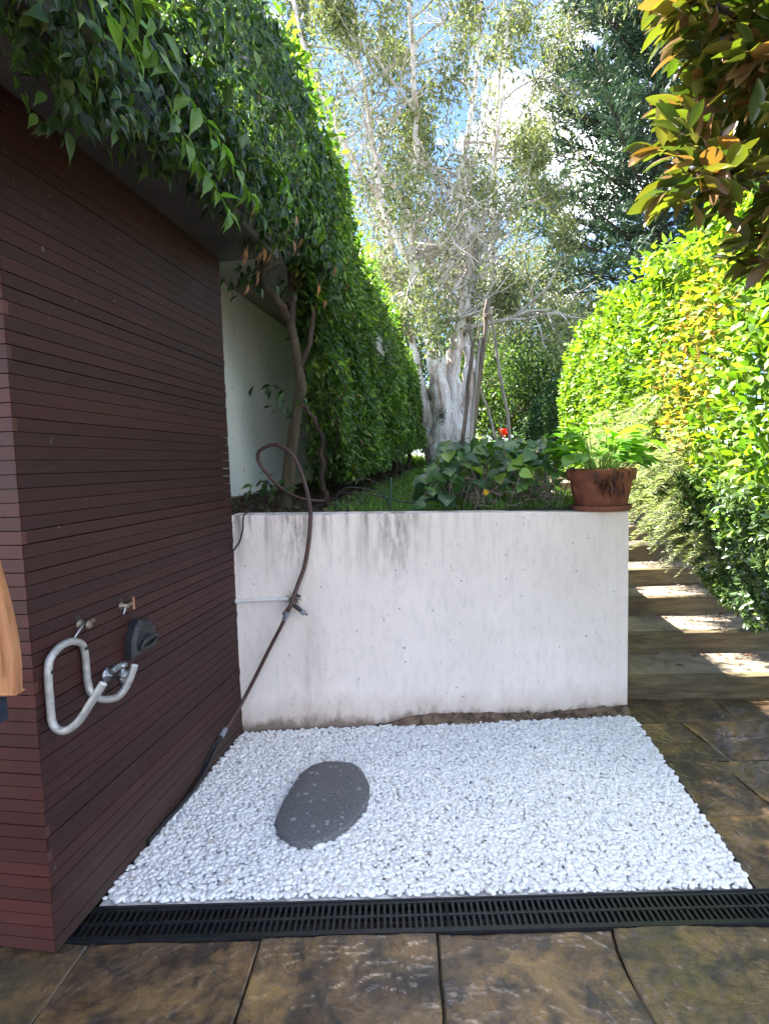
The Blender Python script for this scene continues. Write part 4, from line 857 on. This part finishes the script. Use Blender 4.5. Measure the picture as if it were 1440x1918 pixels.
bg_tree('leafy_shrub', 'dense mid-green shrub left of the dark hedge', 'shrub', 3.3, 12.2, 1.40, 1.7, 1.0, DG, M_soft, 9000, .05, (.07, .11), .2, M_bark_dark, 0, .2, .5)
bg_tree('leafy_tree', 'olive-leaved tree filling the gap below the pine boughs', 'tree', 6.2, 24, 1.5, 6.5, 3.0, OL + DG, M_gum, 20000, .12, (.12, .2), .4, M_bark_dark, 0, .5, .4)
bg_tree('leafy_tree', 'mid-green tree behind the end of the left hedge', 'tree', -3.4, 26, 1.5, 6, 3.0, DG, M_gum, 12000, .12, (.12, .2), .4, M_bark_dark, 0, .5, .4)

# norfolk pine
npn = empty('norfolk_pine', (8.0, 17, 1.5), 'tall dark Norfolk pine with layered rope-like boughs above the right hedge', 'tree')
mb = MB(); mb.tube([(8.0, 17, 1.4), (8.02, 17, 8), (8.0, 17, 14), (8, 17, 21)], [.30, .24, .17, .05], 10); mb.build('trunk', M_pinebark, npn)
mb = MB(); PP, DD = [], []
zz_ = 3.2
while zz_ < 18.0:
    nb = 6; a0 = random.uniform(0, 6.28)
    for k in range(nb):
        az = a0 + k * 2 * math.pi / nb + random.uniform(-.2, .2); dx, dy = math.cos(az), math.sin(az)
        if dy > .5 and random.random() < .85: continue
        Lb = 4.9 * (1 - max(0, zz_ - 5) / 20) * random.uniform(.85, 1.08); rise = random.uniform(-.22, .16) + min(.42, max(0, .05 * (zz_ - 3.5)))
        c = [np.array([8.0 + dx * Lb * t, 17 + dy * Lb * t, zz_ + Lb * (rise * t - .16 * t * t + .12 * t ** 3)]) for t in np.linspace(0, 1, 9)]
        mb.tube(c, np.linspace(.04, .010, 9), 5, False)
        for t in np.arange(.16, 1.0, .042):
            i = min(7, int(t * 8)); base = c[i] + (c[i + 1] - c[i]) * (t * 8 - i); tg = nrm(c[i + 1] - c[i]); side = nrm(np.cross(tg, [0, 0, 1]))
            for sd_ in (-1, 1):
                if random.random() < .10: continue
                bl = random.uniform(.45, .9) * (1.1 - .45 * t); bd = nrm(tg * .6 + side * sd_ * .75 + np.array([0, 0, random.uniform(-.45, .55)]))
                nn = int(bl / .024)
                for q_ in range(nn):
                    f = (q_ + random.random()) / nn; PP.append(base + bd * bl * f + np.array([0, 0, .25 * bl * f * f - .06 * f])); DD.append(bd * .9 + np.array([0, 0, .25]) + rng.normal(0, .42, 3))
    zz_ += random.uniform(.33, .50)
mb.build('boughs', M_pinebark, npn); n = len(PP); PP = np.array(PP)
PP += rng.normal(0, .018, (n, 3)); Ln = rng.uniform(.14, .23, n); leaf_mesh('foliage', PP, DD, rdir(n), Ln, .052, T_FAR, pal(n, [(.032, .066, .042), (.048, .094, .056), (.075, .125, .068)], [1, 1, .6], .2), M_pine, npn, False)

# ------------------------------------------------------------------ garden bed: big-leaved patch, stakes, flowers
gp = empty('trailing_plant', (.65, 3.65, 1.22), 'sprawling patch of broad dark green leaves behind the wall top', 'plant')
PP, DD, UU, LL = [], [], [], []; mb = MB()
for a in range(420):
    x = random.uniform(.22, 1.12); y = random.uniform(3.36, 4.5); hmax = .40 * min(1, (x - .15) / .3) * min(1, .45 + (y - 3.3) / .5); z = 1.23 + hmax * (random.random() ** .55)
    if z < 1.33 and x < 1.0 and random.random() < .55: continue
    p = np.array([x, y, z]); PP.append(p); az = random.uniform(0, 6.28); DD.append(np.array([math.cos(az), math.sin(az) - .45, -.35 + random.uniform(-.3, .3)])); UU.append(np.array([0, -.35, 1.]) + rng.normal(0, .3, 3)); LL.append(random.uniform(.06, .115))
    if a % 2 == 0: b0 = np.array([x + random.gauss(0, .08), y + .05, 1.2]); mb.tube(smooth_path([b0, (b0 + p) / 2 + rng.normal(0, .03, 3), p], 3), .0028, 5, False)
n = len(PP); LL = np.array(LL); leaf_mesh('foliage', PP, DD, UU, LL, LL * .95, T_HEART, pal(n, [(.04, .10, .035), (.065, .14, .04), (.11, .21, .045), (.22, .34, .05)], [.3, .35, .25, .1], .2), M_pumpkin, gp)
for a in range(34):
    P = np.array([random.uniform(.42, 1.05), random.uniform(3.36, 3.55), random.uniform(1.22, 1.36)]); pts = [P]
    for j in range(4): P = P + np.array([random.gauss(0, .05), random.gauss(0, .02), random.gauss(0, .03)]); P[2] = max(P[2], 1.225); pts.append(P)
    mb.tube(smooth_path(pts, 4), .0026, 5, False)
mb.build('runners', M_stake, gp)
mb = MB()
for k in range(7): a = k * .9; c = np.array([.60, 3.40, 1.315]); mb.add([c, c + (.012 * math.cos(a) - .006 * math.sin(a), -.01, .012 * math.sin(a) + .006 * math.cos(a)), c + (.022 * math.cos(a), -.006, .022 * math.sin(a)), c + (.012 * math.cos(a) + .006 * math.sin(a), -.01, .012 * math.sin(a) - .006 * math.cos(a))], [(0, 1, 2, 3)])
tag(mb.build('blossom', M_flower_yellow, gp), 'small yellow blossom low in the leaves')

def stake(pts, r, mat, label):
    mb = MB(); sp = smooth_path(pts, 4); sp = [p + rng.normal(0, .003, 3) for p in sp]; mb.tube(sp, np.linspace(r, r * .8, len(sp)), 7); o = mb.build('garden_stake', mat); tag(o, label, 'stake', 'garden stakes in the bed'); return o
stake([(.575, 4.1, 1.22), (.64, 4.1, 1.75), (.715, 4.1, 2.25), (.752, 4.1, 2.612)], .021, M_stake, 'thickest brown stake, tallest of the teepee, leaning right to the tied top')
stake([(.52, 4.12, 1.22), (.575, 4.12, 1.7), (.625, 4.12, 2.1), (.655, 4.12, 2.33)], .016, M_stake, 'dark stake with forked twig top, leftmost of the teepee')
o = bpy.data.objects['garden_stake.001']
mb = MB(); mb.tube([(.652, 4.12, 2.31), (.632, 4.12, 2.38), (.622, 4.12, 2.46)], [.009, .006, .004], 6); mb.tube([(.652, 4.12, 2.31), (.69, 4.12, 2.38), (.70, 4.12, 2.45)], [.009, .006, .004], 6); f_ = mb.build('fork', M_stake, o)
stake([(.585, 4.06, 1.22), (.62, 4.07, 1.65), (.665, 4.08, 2.1), (.70, 4.1, 2.36)], .014, M_greystake, 'pale grey weathered stake between the two brown ones')
stake([(.95, 4.15, 1.22), (.90, 4.13, 1.70), (.82, 4.1, 2.2), (.765, 4.08, 2.56)], .013, M_greystake, 'slim straight stake leaning left to the tied top, rightmost of the teepee')
stake([(.90, 4.2, 1.22), (.83, 4.2, 1.62), (.76, 4.2, 1.88), (.665, 4.2, 2.13)], .012, M_greystake, 'bent grey stick curving behind the thick brown stake')
mb = MB()
for k in range(3): mb.tube([(.755 + .03 * math.cos(a), 4.09 + .03 * math.sin(a), 2.49 + k * .008) for a in np.linspace(0, 6.28, 12)], .003, 5, False)
mb.tube(smooth_path([(.77, 4.06, 2.5), (.80, 4.05, 2.53), (.85, 4.05, 2.52)], 4), .0025, 5); tag(mb.build('twine', M_stake), 'twine tying the stake tops together', 'twine')
mb = MB(); mb.tube([(.036, 3.45, 1.20), (.044, 3.45, 1.415)], [.008, .008], 8); tag(mb.build('plastic_stake', plain('green_plastic', (.012, .05, .03), .4)), 'short dark green plastic stake at the lawn edge', 'stake')
WIRES = [[(-.27, 3.45, 1.21), (-.29, 3.5, 1.30), (-.22, 3.5, 1.36), (-.08, 3.5, 1.34), (.04, 3.5, 1.28), (.2, 3.5, 1.25), (.34, 3.5, 1.23)], [(-.24, 3.6, 1.38), (-.12, 3.6, 1.41), (-.02, 3.55, 1.36), (.02, 3.5, 1.26), (.04, 3.48, 1.21)], [(-.28, 3.52, 1.33), (-.15, 3.5, 1.325), (-.02, 3.5, 1.30), (.12, 3.48, 1.265), (.3, 3.48, 1.27)]]
for w, lb in zip(WIRES, ('longest black wire hoop springing from the mulch over the lawn edge', 'black wire arching down to the green plastic stake', 'low black wire running across the lawn into the broad leaves')):
    mb = MB(); mb.tube(smooth_path(w, 6), .0035, 6); tag(mb.build('wire_hoop', M_blackhose), lb, 'wire', 'loose black wires at the lawn edge')
fl = empty('flowering_shrub', (1.0, 5.0, 1.25), 'small shrub with one red flower behind the stakes', 'shrub'); PP = rng.normal(0, 1, (260, 3)) * np.array([.14, .10, .10]) + np.array([1.03, 5.0, 1.50])
leaf_mesh('foliage', PP, rdir(260), np.tile([0, -.3, 1.], (260, 1)), .075, .035, T_MID, pal(260, [(.06, .13, .03), (.12, .2, .04)], [1, 1]), M_soft, fl); branch([(1.03, 5.0, 1.2), (1.03, 5, 1.5), (1.04, 4.95, 1.72)], .008, .004, M_bark_dark, 'stem', fl)
PP = np.array([1.045, 4.93, 1.735]) + rng.normal(0, .016, (40, 3)); leaf_mesh('flower', PP, rdir(40) + np.array([0, -.4, .2]), rdir(40), .03, .024, T_FAR, pal(40, [(.62, .04, .02)], [1], .15), M_soft, fl)
fl = empty('variegated_plant', (1.3, 5.2, 1.3), 'pale variegated strap-leaved plant right of the red flower', 'plant'); n = 34; az = rng.uniform(0, 6.28, n); D = np.c_[np.cos(az) * .8, np.sin(az) * .6, rng.uniform(.3, 1, n)]
leaf_mesh('foliage', np.tile([1.27, 5.2, 1.48], (n, 1)) + rng.normal(0, .02, (n, 3)), D, np.tile([0, -.2, 1.], (n, 1)), rng.uniform(.12, .22, n), .035, T_STRAP, pal(n, [(.35, .38, .28), (.2, .27, .12)], [1, 1]), M_soft, fl); branch([(1.27, 5.2, 1.2), (1.27, 5.2, 1.36), (1.27, 5.2, 1.5)], .012, .008, M_stake, 'stem', fl)

# ------------------------------------------------------------------ terracotta pot and plant
PC = np.array([1.252, 3.325, 1.1985])
pt = empty('terracotta_pot', PC, 'round terracotta pot on a saucer at the right end of the wall top', 'pot')
mb = MB(); mb.lathe(PC, [(.0005, .000), (.150, .000), (.166, .006), (.172, .030), (.166, .032), (.158, .014), (.0005, .012)], 40); mb.build('saucer', M_terra, pt)
mb = MB(); mb.lathe(PC + (0, 0, .0135), [(.0005, 0), (.135, 0), (.141, .006), (.172, .160), (.174, .163)], 44); mb.lathe(PC + (0, 0, .0135), [(.160, .190), (.160, .150)], 44); mb.build('bowl', M_terra, pt)
mb = MB(); mb.lathe(PC + (0, 0, .0135), [(.172, .158), (.187, .160), (.193, .215), (.190, .224), (.178, .226), (.172, .215), (.165, .15)], 44); mb.build('rim', M_terra, pt)
mb = MB(); mb.lathe(PC + (0, 0, .0135), [(.0005, .205), (.1, .20), (.171, .190)], 24); mb.build('potting_soil', M_soil, pt)
pl_ = empty('potted_plant', PC + (0, 0, .21), 'leafy bright green plant with withered leaves hanging in the terracotta pot', 'plant')
n = 74; az = rng.uniform(0, 6.28, n); el = rng.uniform(.45, 1.5, n); PP, DD, UU, LL = [], [], [], []; mb = MB()
for a, e in zip(az, el):
    b0 = PC + np.array([.05 * math.cos(a), .05 * math.sin(a), .205]); ln = random.uniform(.11, .26); t = b0 + ln * np.array([math.cos(a) * math.cos(e) * .95, math.sin(a) * math.cos(e), math.sin(e)])
    mb.tube(smooth_path([b0, (b0 + t) / 2 + (0, 0, .015), t], 3), .0032, 5, False)
    PP.append(t); DD.append([math.cos(a), math.sin(a), .75 * math.sin(e) - .25 + random.gauss(0, .2)]); UU.append(np.array([0, 0, 1.]) + rng.normal(0, .2, 3)); LL.append(random.uniform(.10, .155))
LL = np.array(LL); leaf_mesh('leaves', PP, DD, UU, LL, LL * .72, T_STRAP, pal(n, [(.13, .30, .03), (.18, .36, .04), (.08, .2, .03)], [1, 1, .5], .12), M_soft, pl_); mb.build('stalks', plain('pale_stalk', (.2, .32, .08), .5), pl_)
n = 34; ax_ = rng.normal(-1.68, .20, n); rr = .190 + rng.random(n) * .035; PP = PC + np.c_[np.cos(ax_) * rr, np.sin(ax_) * rr, .240 - rng.random(n) * .09]
leaf_mesh('withered_leaves', PP, np.tile([0, -.12, -1.], (n, 1)) + rng.normal(0, .22, (n, 3)), np.tile([0, -1., .1], (n, 1)) + rng.normal(0, .5, (n, 3)), rng.uniform(.035, .095, n), rng.uniform(.010, .024, n), T_OVAL, pal(n, [(.12, .04, .025), (.19, .07, .04), (.08, .03, .02)], [1, 1, 1]), M_dead, pl_)

# ------------------------------------------------------------------ grass, mulch, litter
n = 26000; x = rng.uniform(-.35, 1.9, n); y = 3.42 + rng.random(n) ** 1.4 * 11; edge = x > -.36 + .10 * (y - 3.4) - .25 * (y < 3.9) * (3.9 - y)
hx = (np.c_[x, y, 0 * x] - H0) @ HN; k = (hx > .42 + .10 * rng.standard_normal(n)) & (x < 1.3 + (y - 3) * .1) & ~((y > 10.7) & (y < 11.3) & (x > .8) & (x < 1.7)); x, y = x[k], y[k]; n = len(x)
zg = np.array([ground_z(a, b) for a, b in zip(x, y)]); P = np.c_[x, y, zg - .005]
leaf_mesh_o = leaf_mesh('grass', P, np.c_[rng.normal(0, .35, n), rng.normal(0, .35, n), np.ones(n)], rdir(n), rng.uniform(.03, .07, n) * (1 + (y > 8) * .5), .006 + .001 * (y - 3.4), T_FAR, pal(n, [(.08, .19, .03), (.12, .26, .035), (.20, .26, .07)], [1, 1, .4]), M_grass, None, False)
tag(leaf_mesh_o, 'short green lawn grass behind the wall', 'grass', kind='stuff')
n = 15000; x = rng.uniform(-5, 6, n); y = rng.uniform(12, 19, n); zg = np.array([ground_z(a, b) for a, b in zip(x, y)])
o = leaf_mesh('grass', np.c_[x, y, zg - .01], np.c_[rng.normal(0, .35, n), rng.normal(0, .35, n), np.ones(n)], rdir(n), rng.uniform(.10, .28, n), .022, T_FAR, pal(n, [(.10, .2, .03), (.15, .26, .04)], [1, 1]), M_grass, None, False)
tag(o, 'taller sunlit grass beyond the lawn around the paperbark', 'grass', kind='stuff')
n = 6500; s = rng.uniform(.12, 6.5, n) ; s = .2 + (s / 6.5) ** 1.5 * 6.5; o_ = rng.uniform(-.34, .62, n); P = H0 + HU * s[:, None] + HN * o_[:, None]
k = (P[:, 1] > 3.335) & (P[:, 0] < .35); P = P[k]; n = len(P); P[:, 2] = [ground_z(a, b) + .004 + .012 * random.random() for a, b in P[:, :2]]
o = leaf_mesh('leaf_litter', P, np.c_[rng.normal(0, 1, n), rng.normal(0, 1, n), rng.normal(0, .25, n)], np.tile([0, 0, 1.], (n, 1)) + rng.normal(0, .45, (n, 3)), rng.uniform(.02, .055, n), rng.uniform(.010, .022, n), T_MID, pal(n, [(.05, .028, .02), (.10, .055, .04), (.17, .10, .075), (.03, .02, .016)], [1, 1, .5, .8]), M_dead)
tag(o, 'brown fallen leaf mulch under the vine and hedge', 'leaf litter', kind='stuff')
PP = []
for i in range(len(RY) - 1):
    zt = .134 * (i + 1) + .004
    for a in range(34 if i else 22):
        w = random.random() ** .5; PP.append((1.45 + .12 * (RY[i] - 3.45) + w * 1.2, random.uniform(RY[i] + .02, RY[i + 1] - .02), zt))
PP += [(random.uniform(1.3, 2.6), random.uniform(1.9, 3.3), .006) for a in range(26)]
PP = np.array(PP); n = len(PP)
o = leaf_mesh('leaf_litter', PP, np.c_[rng.normal(0, 1, n), rng.normal(0, 1, n), rng.normal(0, .12, n)], np.tile([0, 0, 1.], (n, 1)) + rng.normal(0, .25, (n, 3)), rng.uniform(.02, .06, n), rng.uniform(.010, .022, n), T_OVAL, pal(n, [(.16, .07, .045), (.22, .13, .08), (.06, .035, .025), (.30, .24, .18)], [1, .8, 1, .5]), M_dead)
tag(o, 'scattered dry leaves on the steps and paving', 'leaf litter', kind='stuff')
PP = np.c_[rng.uniform(-.9, 1.3, 34), rng.uniform(1.95, 3.1, 34), np.full(34, .024)]
o = leaf_mesh('leaf_litter', PP, np.c_[rng.normal(0, 1, 34), rng.normal(0, 1, 34), rng.normal(0, .2, 34)], np.tile([0, 0, 1.], (34, 1)) + rng.normal(0, .3, (34, 3)), rng.uniform(.008, .022, 34), .008, T_OVAL, pal(34, [(.08, .05, .04), (.04, .03, .025)], [1, 1]), M_dead)
tag(o, 'dark specks of dry leaf on the white pebbles', 'leaf litter', kind='stuff')
